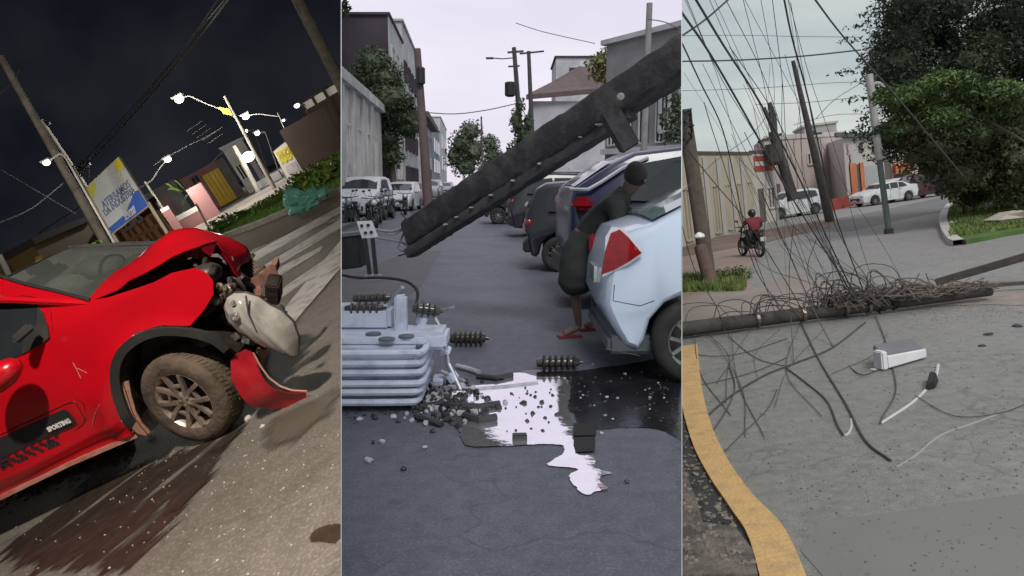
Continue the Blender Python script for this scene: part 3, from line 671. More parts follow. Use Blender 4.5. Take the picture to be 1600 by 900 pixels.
# bonnet: buckled sheet between traced near edge and far edge
ne = [(133, 473), (166, 460), (202, 440), (248, 412), (284, 392), (318, 382), (340, 380), (354, 404), (370, 430)]
fe = [(178, 428), (205, 413), (232, 391), (260, 369), (277, 361), (309, 361), (343, 367), (387, 387), (392, 403)]
NE = smooth_line([CP(*p, .12 + .25 * (i / 8)) for i, p in enumerate(ne)], 2); FE = smooth_line([CP(*p, .5 + .25 * (i / 8)) for i, p in enumerate(fe)], 2)
mb = MB(); vs = []; k = len(NE); mm = 9
for i in range(k):
    for j in range(mm + 1):
        t_ = j / mm; u = i / k; a_t = min(1, t_ / .55); p = NE[i].lerp(FE[i], a_t)
        if t_ > .55: p = FE[i] + (CY * .75 * (1 - .75 * u) - CX * .25 * u) * (t_ - .55) / .45 - Vector((0, 0, .16 + .1 * u)) * ((t_ - .55) / .45) ** 1.5
        p = p + Vector((0, 0, .012 * sin(pi * t_) + .02 * noise.noise(Vector((u * 5, t_ * 3, 1))) * sin(pi * t_) * (u > .25) - .02 * math.exp(-((t_ - .2 - .25 * u) / .07) ** 2) * (u > .3) * u))
        vs.append(p)
mb.add(vs, [(i * (mm + 1) + j, i * (mm + 1) + j + 1, (i + 1) * (mm + 1) + j + 1, (i + 1) * (mm + 1) + j) for i in range(k - 1) for j in range(mm)])
for i_, v_ in enumerate(mb.v):
    u_ = (i_ // (mm + 1)) / k; mb.v[i_] = v_ + Vector((0, 0, 1)) * (.018 * abs(noise.noise(Vector((u_ * 11, (i_ % (mm + 1)) * .45, 7)))) * 2 - .01) * (u_ > .12) + CY * .012 * noise.noise(Vector((u_ * 17, i_ % (mm + 1), 2)))
bpaint = mat('bonnet_paint', (.60, .004, .012), .3, rgb2=(.42, .01, .016), sc=9, coat=.5, bump=.15, bsc=25, contrast=(.5, .8))
hood = part('bonnet', mb, bpaint, rc, smooth=True, solid=.004)
mb = MB(); vs = []                             # folded under-edge of the bonnet
low = smooth_line([CP(*p, .22 + .2 * (i / 8)) for i, p in enumerate([(140, 474), (172, 464), (208, 449), (250, 424), (290, 404), (318, 400), (340, 396), (354, 412), (370, 434)])], 2)
for i in range(k): vs += [NE[i] + CY * .01 - Vector((0, 0, .004)), NE[i].lerp(low[i], .55) + CY * .06 * (1 + sin(i * 1.3)) , low[i]]
mb.add(vs, [(3 * i + j, 3 * i + j + 1, 3 * i + j + 4, 3 * i + j + 3) for i in range(k - 1) for j in range(2)]); part('bonnet_inner_shell', mb, redd, hood, smooth=True)
mb = MB(); mb.poly([CP(296, 402, .3), CP(304, 386, .28), CP(340, 376, .25), CP(330, 402, .3), CP(322, 407, .4)]); part('torn_flap', mb, redd, hood, solid=.006)
q = MB(); q.lathe(CP(356, 406, .42), (CP(356, 406, .38) - CP(356, 406, .42)), [(0, .035), (.012, .035), (.014, .02)], 14); part('badge', q, mat('badge_silver', (.5, .46, .45), .3, .6, rgb2=(.2, .1, .1), sc=60), hood)
# crushed engine bay
mb = MB(); vs, fs = cdt([cxz(*p, .55) for p in [(225, 440), (262, 414), (318, 402), (352, 412), (380, 440), (398, 470), (440, 500), (420, 540), (395, 580), (340, 560), (300, 520), (240, 480)]], .07, lambda x, z: C(x, .62 + .16 * noise.noise(Vector((x * 6, z * 6, 0))), z)); mb.add(vs, fs); part('bulkhead', mb, black, rc)
mb = MB()
for _ in range(70):
    px, py = rnd.uniform(300, 400), rnd.uniform(408, 560)
    if py < 385 + .8 * (px - 300) - 8 or py > 560: continue
    l = rnd.uniform(.12, .5); mb.box(CP(px, py, l), (rnd.uniform(.03, .12), rnd.uniform(.03, .12), rnd.uniform(.02, .09)), R=Matrix.Rotation(rnd.random() * 3, 3, 'X') @ Matrix.Rotation(rnd.random() * 3, 3, 'Y'))
part('crushed_parts', mb, black, rc, bevel=.004, kind='stuff')
for i in range(9):
    p = [(rnd.uniform(300, 350), rnd.uniform(415, 470)), (rnd.uniform(335, 375), rnd.uniform(430, 500)), (rnd.uniform(360, 400), rnd.uniform(460, 540))]
    part('hose', MB().tube(smooth_line([CP(*q_, .18 + .05 * i + rnd.uniform(-.05, .05)) for q_ in p], 5), rnd.uniform(.008, .022), 6), (black, metal, dusty)[(i % 4) % 3], rc, smooth=True)
part('battery_cover', MB().ell(CP(318, 432, .22), (.13, .1, .075), 14, 8, jit=.05), mat('grey_plastic', (.06, .055, .055), .4), rc, smooth=True)
for px, py, r in ((358, 452, .035), (352, 462, .02), (340, 470, .03), (366, 447, .02), (345, 448, .025)):
    part('strut_mount', MB().lathe(CP(px, py, .1), -CY + Vector((0, 0, .5)), [(0, r), (.02, r), (.03, r * .5), (.05, r * .4)], 12), metal, rc, smooth=True)
salmon = mat('bent_beam_primer', (.42, .19, .14), .6, rgb2=(.16, .1, .08), sc=14, bump=.2)
bm_ = [(372, 430), (393, 444), (410, 436), (428, 420), (433, 408)]
bb_ = MB(); bp3 = [CP(*p, .45 + .1 * i) for i, p in enumerate(bm_)]
for i_ in range(4): bb_.beam(bp3[i_], bp3[i_ + 1], .035, (.05, .075, .085, .07)[i_], up=(.2 * i_, .3, 1))
part('bumper_beam', bb_, salmon, rc, bevel=.004)
mb = MB(); 
for k in range(7): p, q_ = CP(372 + k * 3, 420 - k * 2.6, .75), CP(392 + k * 3, 436 - k * 2.6, .7); mb.beam(p, q_, .01, .04)
mb.beam(CP(370, 420, .74), CP(396, 398, .74), .04, .03); mb.beam(CP(390, 438, .7), CP(414, 418, .7), .04, .03); part('radiator', mb, metal, rc)
mb = MB(); mb.box(CP(428, 452, .35), (.09, .14, .16), R=Matrix.Rotation(.6, 3, 'Y') @ Matrix.Rotation(.4, 3, 'X')); part('horn_bracket', mb, black, rc, bevel=.01)
for px, py in ((404, 455), (412, 470), (399, 466)): part('bracket', MB().box(CP(px, py, .3), (.1, .03, .05), R=Matrix.Rotation(.8, 3, 'Y') @ Matrix.Rotation(px, 3, 'Z')), salmon, rc, bevel=.005)
part('bulb_socket', MB().lathe(CP(437, 484, .15), CX, [(-.03, .02), (0, .03), (.02, .03), (.03, .015)], 12), metal, rc, smooth=True)
# headlight hanging out of its mount
ho = [(349, 482), (354, 466), (366, 458), (385, 459), (404, 466), (422, 479), (440, 487), (458, 505), (466, 530), (465, 557), (455, 559), (430, 549), (400, 537), (372, 520), (355, 503)]
hx = [cxz(*p, -.1) for p in ho]; cxm = sum(p[0] for p in hx) / 15; czm = sum(p[1] for p in hx) / 15
def hdist(x, z):
    return min((Vector((x, z)) - (Vector(hx[i]) + (Vector(hx[(i + 1) % 15]) - Vector(hx[i])) * max(0, min(1, (Vector((x, z)) - Vector(hx[i])).dot(Vector(hx[(i + 1) % 15]) - Vector(hx[i])) / (Vector(hx[(i + 1) % 15]) - Vector(hx[i])).length_squared)))).length for i in range(15))
lensm = mat('headlight_lens', (.66, .63, .58), .1, rgb2=(.42, .39, .36), sc=6, coat=1, bump=.25, bsc=9, trans=.35, contrast=(.35, .65))
vs, fs = cdt(hx, .014, lambda x, z: C(x, -.08 - .085 * (1 - math.exp(-hdist(x, z) / .05)) - .02 * sin(9 * x) - .0025 * sin(120 * x + 20 * z), z))
hl = part('headlight', MB().add(vs, fs), lensm, rc, smooth=True)
vs, fs = cdt(hx, .05, lambda x, z: C(x, -.06 + .09 * (1 - math.exp(-hdist(x, z) / .06)), z)); part('housing', MB().add(vs, fs), black, hl, smooth=True)
part('lens_rim', MB().tube([C(x, -.078, z) for x, z in hx + hx[:1]], .007, 5), trim, hl)
for px, py, r in ((369, 492, .026), (364, 474, .014)):
    x, z = cxz(px, py, -.16); part('reflector', MB().lathe(C(x, -.10 - .085 * (1 - math.exp(-hdist(x, z) / .05)), z), -CY, [(0, r * 1.1), (.022, r), (.028, r * .6), (.018, .002)], 18), mat('reflector_bright', (.8, .76, .74), .12, .8), hl, smooth=True)
part('lens_shadow_line', MB().tube([CP(384, 462, -.155), CP(388, 490, -.175), CP(402, 520, -.17)], .006, 5), mat('lens_shadow', (.1, .09, .085), .3), hl, smooth=True)  # dark tube paints a shadow across the headlight lens
# torn bumper
bo = [(382, 547), (368, 555), (358, 566), (364, 590), (380, 612), (398, 630), (425, 640), (455, 639), (481, 632), (478, 612), (455, 611), (436, 604), (418, 590), (406, 572), (396, 553)]
vs, fs = cdt([cxz(*p, .0) for p in bo], .03, lambda x, z: C(x, .02 - .07 * sin(max(0, min(1, (z - .0) / .42)) * pi) + .015 * noise.noise(Vector((x * 9, z * 9, 0))), z))
darkred = mat('bumper_red', (.30, .006, .014), .3, rgb2=(.38, .02, .025), sc=7, coat=.5)
bp_ = part('torn_bumper', MB().add(vs, fs), darkred, rc, smooth=True, solid=.006)
part('torn_edge', MB().tube([CP(*p, .0) for p in [(396, 551), (407, 572), (420, 590), (437, 603), (456, 610), (479, 611), (482, 628)]], .006, 5), mat('torn_edge_pale', (.6, .33, .28), .6), bp_)
part('bumper_bracket', MB().prism([CP(400, 545, .1), CP(421, 549, .1), CP(410, 571, .1)], CY * .01), dusty, rc)
part('cable', MB().tube(smooth_line([CP(*p, .12) for p in [(392, 545), (404, 560), (410, 580), (424, 592)]], 4), .009, 5), black, rc)
for pts in ([(142, 668), (150, 645), (160, 628)], [(118, 576), (135, 583)], [(112, 568), (121, 583), (126, 592)]):
    seam('scratch', pts, .002, mat('scratch_pale', (.6, .25, .25), .5), -.001)

# ---- posts, lamps, wires, sign
def vpole(name, label, pbot, ptop, D, r0, r1, cat='utility pole', m=concrete, toground=True, group=None):
    a, b = at(*pbot, D), at(*ptop, D); a2 = a.copy()
    if toground:
        d = (b - a).normalized(); a2 = a - d * (a.z / d.z)
    return pole(name, label, a2, b, r0, r1, m, cat, 12, group)
litconc = mat('lit_concrete', (.62, .57, .46), .8, rgb2=(.3, .27, .22), sc=2.5, bump=.2)  # paler copy of the pole concrete, lamplight put into its colour
vpole('utility_pole', 'tall pale concrete pole rising beside the billboard to the upper left', (165, 380), (0, 88), 25, .16, .1, m=litconc)
t = vpole('utility_pole', 'thinner grey pole close behind the tall pale pole, holding cable brackets', (168, 345), (64, 188), 36, .15, .1)
part('crossarm', MB().beam(at(60, 200, 36), at(78, 192, 36), .1, .1), concrete, t); part('crossarm', MB().beam(at(105, 272, 36), at(140, 255, 36), .14, .14), concrete, t)
for px in (62, 68, 75): part('insulator', MB().cyl(at(px, 196, 36), at(px - 4, 188, 36), .06, .04, 6), BLK, t)
mb = MB()
for k in range(16): p = at(120 + rnd.uniform(-14, 18), 264 + rnd.uniform(-7, 9), 35.8); mb.tube([p, p + Vector((rnd.uniform(-.4, .4), 0, rnd.uniform(-.4, .4))), p + Vector((rnd.uniform(-.6, .6), .1, rnd.uniform(-.3, .3)))], .025, 4)
part('cable_tangle', mb, BLK, t)
vpole('utility_pole', 'wooden looking pale post directly left of the billboard', (190, 392), (113, 262), 30, .1, .08, m=litconc)
vpole('utility_pole', 'close weathered pole leaning across the upper right corner of the night view', (560, 185), (458, -14), 20, .17, .15, m=mat('weathered_pole', (.24, .22, .19), .9, rgb2=(.12, .11, .09), sc=6, bump=.5))
LW = lamp_mat('street_lamp_light', (.92, .96, 1.), 5); yel = mat('yellow_bracket', (.55, .5, .05), .6)
def street_lamp(label, pbot, ptop, D, arm, head, r, br=None, e=0., r0=.12):
    t = thing('street_lamp', label, 'street lamp', (0, 0, 0)); a, b = at(*pbot, D), at(*ptop, D); d = (b - a).normalized(); a2 = a - d * (a.z / d.z)
    t.location = a2; bpy.context.view_layer.update()
    part('pole', MB().cyl(a2, b, r0, r0 * .6, 10), concrete, t, smooth=True)
    ap = [at(*p, D) for p in arm] + [at(*head, D)]
    part('arm', MB().tube(smooth_line(ap, 4), max(.025, D * .0008), 5), br or concrete, t, smooth=True)
    h = at(*head, D); part('lamp_head', MB().box(h + Vector((0, 0, r * .8)), (r * 2.6, r * 1.6, r * .5)), concrete, t, bevel=r * .1)
    part('lamp_glass', MB().ell(h, (r, r, r * .8), 12, 8), LW, t, smooth=True)
    if e:
        l = bpy.data.lights.new('lamp_light', 'POINT'); l.energy = e; l.color = (1, .93, .82); l.shadow_soft_size = .3
        o = bpy.data.objects.new('lamp_light', l); COL.objects.link(o); o.parent = t; o.location = h - Vector((0, 2., 1.6)) - a2
    return t
street_lamp('brightest street lamp, on a long arm with a yellow bracket above the houses', (424, 286), (351, 150), 38, [(362, 178), (345, 171), (318, 160), (295, 150)], (280, 155), .22, e=1300)
part('yellow_bracket', MB().prism([at(340, 167, 37.9), at(358, 170, 37.9), at(364, 181, 37.9), at(350, 178, 37.9)], (0, .15, 0)), yel, S.tops[-1])
street_lamp('small street lamp on a slanting arm above the grey house wall', (240, 305), (226, 284), 44, [(228, 288), (238, 280), (250, 262)], (262, 249), .2, e=380, r0=.1)
street_lamp('small street lamp at far left reaching out from the tall pale pole', (128, 290), (104, 248), 20, [(104, 248), (94, 240), (84, 246)], (73, 254), .09, e=260, r0=.05)
street_lamp('far street lamp on a long arm with yellow bracket, upper of the lamp cluster', (470, 262), (434, 176), 80, [(436, 182), (420, 180), (402, 178)], (384, 182), .38, e=1500, r0=.1)
for px, py, D, r, lb in ((384, 205, 95, .34, 'far street lamp just below the one with the long yellow bracket'), (402, 208, 85, .4, 'far street lamp low above the white lit shop'), (443, 188, 110, .3, 'tiny far street lamp left of the brown wall, upper of a pair'), (443, 207, 100, .3, 'tiny far street lamp above the white booth, lower of a pair'), (464, 165, 75, .36, 'far street lamp highest at the right, above the brown wall'), (477, 171, 110, .22, 'faint far street lamp just right of the highest right one'), (477, 187, 110, .18, 'faintest far street lamp, over the top of the brown wall')):
    street_lamp(lb, (px + 30, py + 50), (px + 12, py - 2), D, [(px + 12, py - 2)], (px, py), r * .75, r0=.06)
def npost(label, a, b, D, r): return vpole('post', label, a, b, D, r, r * .8, 'post', m=litconc)
npost('slim pale post standing in front of the white lit shop', (402, 296), (366, 228), 46, .16)
npost('thin white post in front of the brown wall, left of two', (490, 240), (475, 206), 50, .1)
npost('thin white post in front of the brown wall, right of two', (527, 228), (503, 186), 44, .1)
npost('thin dark pipe standing on the sidewalk behind the red bonnet', (326, 356), (306, 318), 34, .05)
wm = mat('cable_dark', (.05, .05, .05), .6); wlit = mat('cable_lit', (.13, .13, .13), .7)  # cable_lit repeats the dark cable paler, lamplight put into its colour
def nwire(pix, D, r, label, grp='overhead wires of the night street', m=wm):
    if not isinstance(D, (list, tuple)): D = [D] * len(pix)
    return wire('overhead_wire', [at(*p, d) for p, d in zip(pix, D)], r, m, label, grp)
nwire([(350, 0), (300, 60), (215, 165), (130, 262)], [20, 24, 30, 36], .025, 'long grey wire rising from the bracketed pole to the top edge', m=wlit)
nwire([(357, -3), (305, 65), (212, 175), (125, 268)], [20, 24, 30, 36], .04, 'thickest cable running up right from the bracketed pole', m=wlit)
nwire([(342, -3), (290, 70), (205, 170), (122, 262)], [20, 24, 30, 36], .02, 'thin wire left of the long pair rising to the top edge', m=wlit)
nwire([(-5, 262), (60, 300), (120, 335)], [30, 32, 36], .02, 'wire sagging from the left edge towards the billboard', m=wlit)
nwire([(-5, 350), (50, 325), (100, 285)], [30, 32, 36], .025, 'wire climbing from the left edge to the poles', m=wlit)
nwire([(-5, 150), (20, 128), (30, 108)], [25, 25, 25], .03, 'short wire from the left edge to the top of the tall pale pole', m=wlit)
nwire([(60, 365), (90, 345), (130, 320)], 34, .02, 'low wire behind the foot of the poles')
for k in range(5):
    nwire([(292 + k * 8, 205 + k * 5), (315 + k * 8, 189 + k * 5)], 44, .014, 'short overhead wire catching the light of the brightest lamp', 'wires glinting under the brightest lamp', mat('wire_glint', (.22, .22, .22), .5, .3))  # glint is painted as a paler wire colour
nwire([(348, 198), (322, 214), (285, 232), (240, 258)], 44, .02, 'longest glinting wire, running down left from under the brightest lamp', 'overhead wires of the night street', MATS['wire_glint'])
nwire([(325, 262), (345, 240), (380, 215)], 46, .02, 'thin wire from the pink house to the slim post')
nwire([(390, 232), (378, 210), (384, 182)], 60, .015, 'thin wire hanging by the lamp cluster')
nwire([(225, 290), (200, 300), (190, 318)], 40, .03, 'wire between billboard and grey house', m=wlit)
# billboard
bt = thing('billboard', 'large white, yellow and blue billboard on two pale legs', 'billboard', at(205, 345, 21.5))
q = [at(135, 294, 22), at(186, 246, 21.6), at(233, 321, 21), at(174, 366, 21.4)]
nb = (q[1] - q[0]).cross(q[3] - q[0]).normalized(); nb = nb if nb.y < 0 else -nb
def Q(u, v, d=0.): return q[3].lerp(q[2], u).lerp(q[0].lerp(q[1], u), v) + nb * d
cwhite = mat('board_white', (.55, .57, .58), .5, rgb2=(.45, .48, .5), sc=1)
part('panel', MB().prism([Q(0, 0), Q(1, 0), Q(1, 1), Q(0, 1)], -nb * .08), cwhite, bt)
for nm, poly, c in (('yellow_corner', [(.78, .84), (1, .8), (1, 1), (.86, 1)], (.75, .6, .03)), ('yellow_corner', [(0, .72), (.22, .9), (.25, 1), (0, 1)], (.6, .6, .1)), ('blue_band', [(0, 0), (1, 0), (1, .34), (.86, .34), (.5, .14), (0, .12)], (.05, .13, .5)), ('light_patch', [(.42, .03), (.7, .03), (.74, .17), (.46, .15)], (.45, .5, .8)), ('yellow_stroke', [(.76, .5), (.8, .5), (.88, .8), (.84, .8)], (.6, .58, .2))):
    part(nm, MB().poly([Q(u, v, .008 if nm != 'light_patch' else .014) for u, v in poly]), mat('print_' + nm + str(int(c[0] * 100)), c, .5), bt)
for txt, u, v, s, w in (('ATERRAMOS', .52, .52, .3, 1.15), ('DA INDUSTRIA', .5, .38, .28, 1.25)):
    part('lettering', text_mb(txt, s, frame3(Q(u, v, .02), Q(.9, v) - Q(.1, v), Q(u, 1) - Q(u, 0)), .003, fit=w, stroke=.006), mat('print_grey_blue', (.16, .2, .36), .6), bt)
part('lettering', text_mb('WATTS', .2, frame3(Q(.57, .09, .03), Q(.9, .1) - Q(.1, .1), Q(.5, 1) - Q(.5, 0)), .003, fit=.4, stroke=.005), MATS['print_white'], bt)
for P_ in (q[3], q[2]):
    d = (q[0] - q[3]).normalized(); d = Vector((0, 0, 1)) * .8 + d * .2; part('leg', MB().beam(P_ - nb * .05 + d * .1, P_ - d * (P_.z / d.z), .09, .09, up=(0, 1, 0)), mat('leg_pale_wood', (.5, .42, .32), .8), bt)
part('frame', MB().tube([q[0], q[1], q[2], q[3], q[0]], .03, 4), MATS['leg_pale_wood'], bt)
# shops behind
dred = mat('dark_red_wall', (.11, .02, .018), .9, rgb2=(.06, .012, .012), sc=1)
orange = mat('orange_panel', (.5, .19, .06), .8, rgb2=(.3, .1, .04), sc=2, bump=.2)
A = at(70, 430, 31); B = at(266, 352, 27); A.z = B.z = 0
hgt = at(215, 330, 28).z
its = []
for i in range(4):
    for j in range(3): its.append(('crate_panel', .62 + i * .095, .70 + i * .095, .12 + j * .25, .33 + j * .25, orange, .06, mat('timber_frame', (.6, .38, .2), .8)))
sh = house('shop', 'dark red shop front with orange panels and large raised letters', A, B, hgt, 6, dred, its, 'flat', mat('dark_roof', (.03, .02, .02), .9), cat='shop')
xx = (B - A).normalized()
def SP(px, py, off=.25): # point on the shop front
    r = S.ray(px, py); n = Vector((-xx.y, xx.x, 0)); c = Vector((0, 0, S.h)); return c + r * ((A - c).dot(n) / r.dot(n)) - n * off
sgn = mat('sign_letters', (.34, .27, .25), .7)
for txt, c, e0, e1, s, w in (('COMERCIAL', (128, 384), (98, 404), (158, 362), .62, 2.15), ('ELSAS', (212, 343), (190, 357), (236, 329), .6, 1.3)):
    part('lettering', text_mb(txt, s, frame3(SP(*c), SP(*e1) - SP(*e0), (0, 0, 1)), .03, fit=w, stroke=.012), sgn if txt[0] == 'C' else mat('sign_letters_bright', (.6, .5, .46), .7), sh)
part('lettering', text_mb('MATERIAIS DE', .24, frame3(SP(136, 392), SP(158, 370) - SP(98, 412), (0, 0, 1)), .02, fit=1.5), sgn, sh)
t = thing('small_sign', 'small white sign with dark letters at the foot of the orange panels', 'sign', SP(240, 378, .5))
fr = frame3(SP(240, 378, .5), SP(258, 366) - SP(224, 388), (0, 0, 1)); part('panel', MB().box((0, 0, 0), (1.0, .32, .05), R=Matrix.Identity(3)), MATS['print_white'], t)
ch = t.children[0]; ch.data.transform(Matrix.Translation(t.location)); ch.data.transform(fr); ch.data.transform(Matrix.Translation(-t.location))
part('lettering', text_mb('ABERTO', .24, fr @ Matrix.Translation((0, 0, .035)), .005, fit=.8), DRK, t)
kio = thing('kiosk', 'dim brown kiosk with a yellow side panel and small white letters at far left', 'kiosk', (at(40, 440, 24).x, 24, 0))
kw = mat('kiosk_brown', (.16, .08, .04), .8, rgb2=(.1, .08, .02), sc=1)
ka, kb = at(-40, 450, 24), at(72, 412, 24); kt = at(48, 386, 24).z
part('wall', MB().prism([(ka.x, 24, 0), (kb.x, 24, 0), (kb.x, 28, 0), (ka.x, 28, 0)], (0, 0, kt)), kw, kio)
part('wall_panel', MB().prism([at(55, 402, 23.95), at(64, 398, 23.95), at(74, 420, 23.95), at(62, 425, 23.95)], (0, -.03, 0)), mat('kiosk_yellow', (.4, .28, .05), .8), kio)  # flat yellow panel on the kiosk front
part('roof', MB().box(((ka.x + kb.x) / 2, 26, kt + .1), (kb.x - ka.x + .5, 4.6, .2)), MATS['dark_roof'], kio)
part('lettering', text_mb('LANCHES', .3, frame3(at(52, 418, 23.8), (1, 0, 0), (0, 0, 1)), .01, fit=.62, stroke=.006), MATS['print_white'], kio)
vpole('post', 'pale stub post at the far left edge above the windscreen', (14, 430), (-2, 398), 22, .09, .08, 'post')
leafg = mat('leaf_green', (.05, .13, .02), .6, rgb2=(.12, .2, .03), sc=1.5)
leafy = mat('leaf_yellow_green', (.22, .34, .05), .6, rgb2=(.12, .22, .04), sc=2)
solo('bush', leaf_mb([(at(128, 402, 20), (.5, .4, .28)), (at(155, 395, 20), (.45, .4, .3)), (at(142, 410, 20), (.6, .4, .35))], 900, .07), leafg, 'rounded green bush in front of the raised shop letters', 'bush')
# houses across the avenue
pink = mat('pink_wall', (.34, .17, .17), .9, rgb2=(.24, .12, .12), sc=.8); greyw = mat('grey_wall', (.22, .21, .2), .9, rgb2=(.13, .12, .12), sc=.8)
yg = mat('yellow_gate_paint', (.75, .5, .02), .5, rgb2=(.6, .38, .02), sc=2)
whw = mat('whitewash', (.7, .69, .66), .8, rgb2=(.5, .48, .45), sc=1)
dwin = mat('dark_opening', (.02, .02, .025), .4)
rooft = mat('roof_tiles_dark', (.09, .06, .055), .9, rgb2=(.04, .03, .03), sc=3, bump=.5)
def gz(p): v = g(*p); v.z = 0; return v
pipes = house('house', 'pink fronted house with yellow gate and tiled roof', gz((318, 338)), gz((384, 303)), 3.0, 7, pink, [('meter_panel', .22, .36, .3, .68, whw, .06), ('gate_leaf', .44, .61, .02, .82, yg, .07, yg), ('gate_leaf', .62, .79, .02, .82, yg, .07, yg), ('window', .2, .36, .74, .92, dwin, .05, greyw), ('grey_panel', .8, 1., 0, 1, greyw, .04)], ('along', 'along', 1.1), rooft, 'house')
house('house', 'low grey house behind the slanting street lamp', gz((228, 388)), gz((312, 344)), 3.1, 7, greyw, [('window', .2, .4, .4, .75, dwin, .05, pink), ('door', .6, .75, .02, .75, pink, .05)], ('along', 'along', 1.), rooft, 'house')
house('garden_wall', 'pink garden wall with white coping in front of the houses, left piece', gz((262, 378)), gz((290, 363)), 1.7, .25, pink, [('coping', 0, 1, .9, 1.02, whw, .04)], cat='wall')
house('garden_wall', 'low pink wall between two taller pink pieces, white band on top', gz((290, 362)), gz((324, 345)), .95, .2, pink, [('coping', 0, 1, .75, 1.05, whw, .04)], cat='wall')
house('garden_wall', 'pink garden wall nearest the yellow gate', gz((322, 346)), gz((345, 334)), 2.0, .3, pink, cat='wall')
sp = house('shop', 'small white shop lit brightly by the lamp beside its roof', gz((390, 303)), gz((420, 286)), 3.3, 5, whw, [('door', .45, .75, .02, .6, mat('violet_door', (.12, .1, .22), .7), .05), ('window', .1, .35, .3, .6, dwin, .05, whw)], 'flat', whw, 'shop')
l = bpy.data.lights.new('shop_light', 'POINT'); l.energy = 260; l.shadow_soft_size = .2; l.color = (.95, .97, 1); o = bpy.data.objects.new('shop_light', l); COL.objects.link(o); o.parent = sp; o.location = at(384, 244, 44) - sp.location
part('wall_lamp', MB().ell(at(388, 245, 46), (.4, .3, .3), 12, 8), LW, sp, smooth=True)
solo('planter_box', MB().box(g(425, 286) + Vector((0, 0, .25)), (1.6, .5, .5)), whw, 'low white block standing at the foot of the lamp pole', 'block', bevel=.03)
D_ = g(452, 281).y
bo_ = thing('ticket_booth', 'white booth with yellow lettering standing on the sidewalk', 'booth', g(462, 275))
a, b, c, d = [at(*p, D_) for p in ((450, 282), (475, 268), (452, 216), (427, 237))]
part('wall', MB().prism([a, b, c, d], (1.2, 1.5, .0)), whw, bo_)
for i, (v, s) in enumerate(((.76, .5), (.6, .5))):
    part('lettering', text_mb(('PIZZ', 'ARIA')[i], .5, frame3(a.lerp(b, .48).lerp(d.lerp(c, .48), v) + Vector((0, -.04, 0)), b - a, d - a), .01, fit=.85, stroke=.03), mat('sign_yellow', (.75, .62, .05), .6), bo_)
part('poster', MB().prism([a.lerp(d, .12).lerp(b.lerp(c, .12), .2), a.lerp(d, .12).lerp(b.lerp(c, .12), .8), a.lerp(d, .4).lerp(b.lerp(c, .4), .8), a.lerp(d, .4).lerp(b.lerp(c, .4), .2)], (0, -.03, 0)), mat('poster_violet', (.35, .33, .42), .7, rgb2=(.6, .58, .6), sc=3), bo_)
bw = mat('brown_wall', (.05, .032, .023), .95, rgb2=(.03, .02, .015), sc=.5)
house('boundary_wall', 'long dark brown wall behind the thin white posts', gz((476, 272)), gz((545, 238)), 2.3, 3, bw, cat='wall')
house('apartment_block', 'dim far block with pale balconies at the right edge of the night view', gz((505, 226)), gz((600, 178)), 5.2, 20, bw, [('window', .05 + .2 * i, .2 + .2 * i, .8, .95, whw, .1) for i in range(3)], cat='building')
# plants and the teal bag
def clump(label, pix, D=None, n=160, s=.1, r=(.5, .4, .3), m=leafy, nm='plant'):
    cl = [((g(*p) + Vector((0, 0, r[2] * .7))), r) for p in pix]
    return solo(nm, leaf_mb(cl, n, s), m, label, 'plant')
clump('row of yellow green plants on the verge left of the teal bag', [(410, 330), (425, 322), (438, 316), (450, 310)], r=(.35, .3, .22), s=.09, n=420)
clump('leafy plants on the verge behind the teal bag', [(472, 290), (484, 284), (496, 278)], r=(1.0, .7, .32), s=.12, n=420)
clump('thick yellow green plants at the right end of the verge', [(510, 278), (522, 270), (535, 264), (525, 282)], r=(1.0, .8, .35), s=.13, n=600)
clump('low weeds where the verge meets the red bonnet', [(345, 352), (360, 345), (375, 345), (350, 362)], r=(.6, .4, .2), s=.12, n=300, m=leafg)
mb = MB(); rr_ = random.Random(3)
vr = [(330, 364), (430, 310), (540, 250), (540, 292), (440, 332), (360, 366)]
for i in range(5200):
    u, v = rr_.random(), rr_.random(); px = 335 + 205 * u; lo = 356 - .5 * (px - 335) * .98; hi = 368 - .36 * (px - 335)
    p = g(px, lo + (hi - lo) * v); h = rr_.uniform(.04, .12); a = rr_.random() * 6.3; w = Vector((cos(a), sin(a), 0)) * .035
    mb.add([p - w, p + w, p + Vector((rr_.uniform(-.05, .05), rr_.uniform(-.05, .05), h))], [(0, 1, 2)])
solo('grass', mb, mat('grass_blade', (.1, .24, .03), .7, rgb2=(.2, .32, .06), sc=1), 'green grass blades growing on the verge along the kerb', 'grass', kind='stuff')
bn = thing('banana_plant', 'lone plant with drooping yellow green leaves in front of the pink wall', 'plant', g(300, 352))
b0 = g(300, 352) + Vector((0, -4, 0)); part('stem', MB().tube([b0, b0 + Vector((-.1, 0, 1.4)), b0 + Vector((0, 0, 2.6))], .05, 6), leafg, bn)
for px, py in ((272, 296), (280, 288), (268, 292), (290, 310), (296, 302), (286, 318), (301, 300)):
    p = at(px, py, b0.y); d = Vector((rnd.uniform(-1, 1), rnd.uniform(-.3, .3), rnd.uniform(-.9, .1))).normalized() * .4; s_ = Vector((0, .06, .07))
    part('leaf', MB().add([p - d, p - d * .3 + s_ + Vector((0, 0, .08)), p + d * .3 + s_, p + d - Vector((0, 0, .2)), p + d * .3 - s_, p - d * .3 - s_ + Vector((0, 0, .08))], [(0, 1, 4, 5), (1, 2, 3, 4)][:1] + [(1, 2, 4), (2, 3, 4)]), leafy, bn)
teal = mat('teal_plastic', (.14, .44, .33), .35, rgb2=(.2, .55, .5), sc=4, bump=1., bsc=5)
P_ = g(487, 325); tb = thing('rubbish_bag', 'teal plastic rubbish bag slumped on the grass verge', 'bag', P_)
me_ = MB().ell(P_, (1, 1, 1), 40, 26)
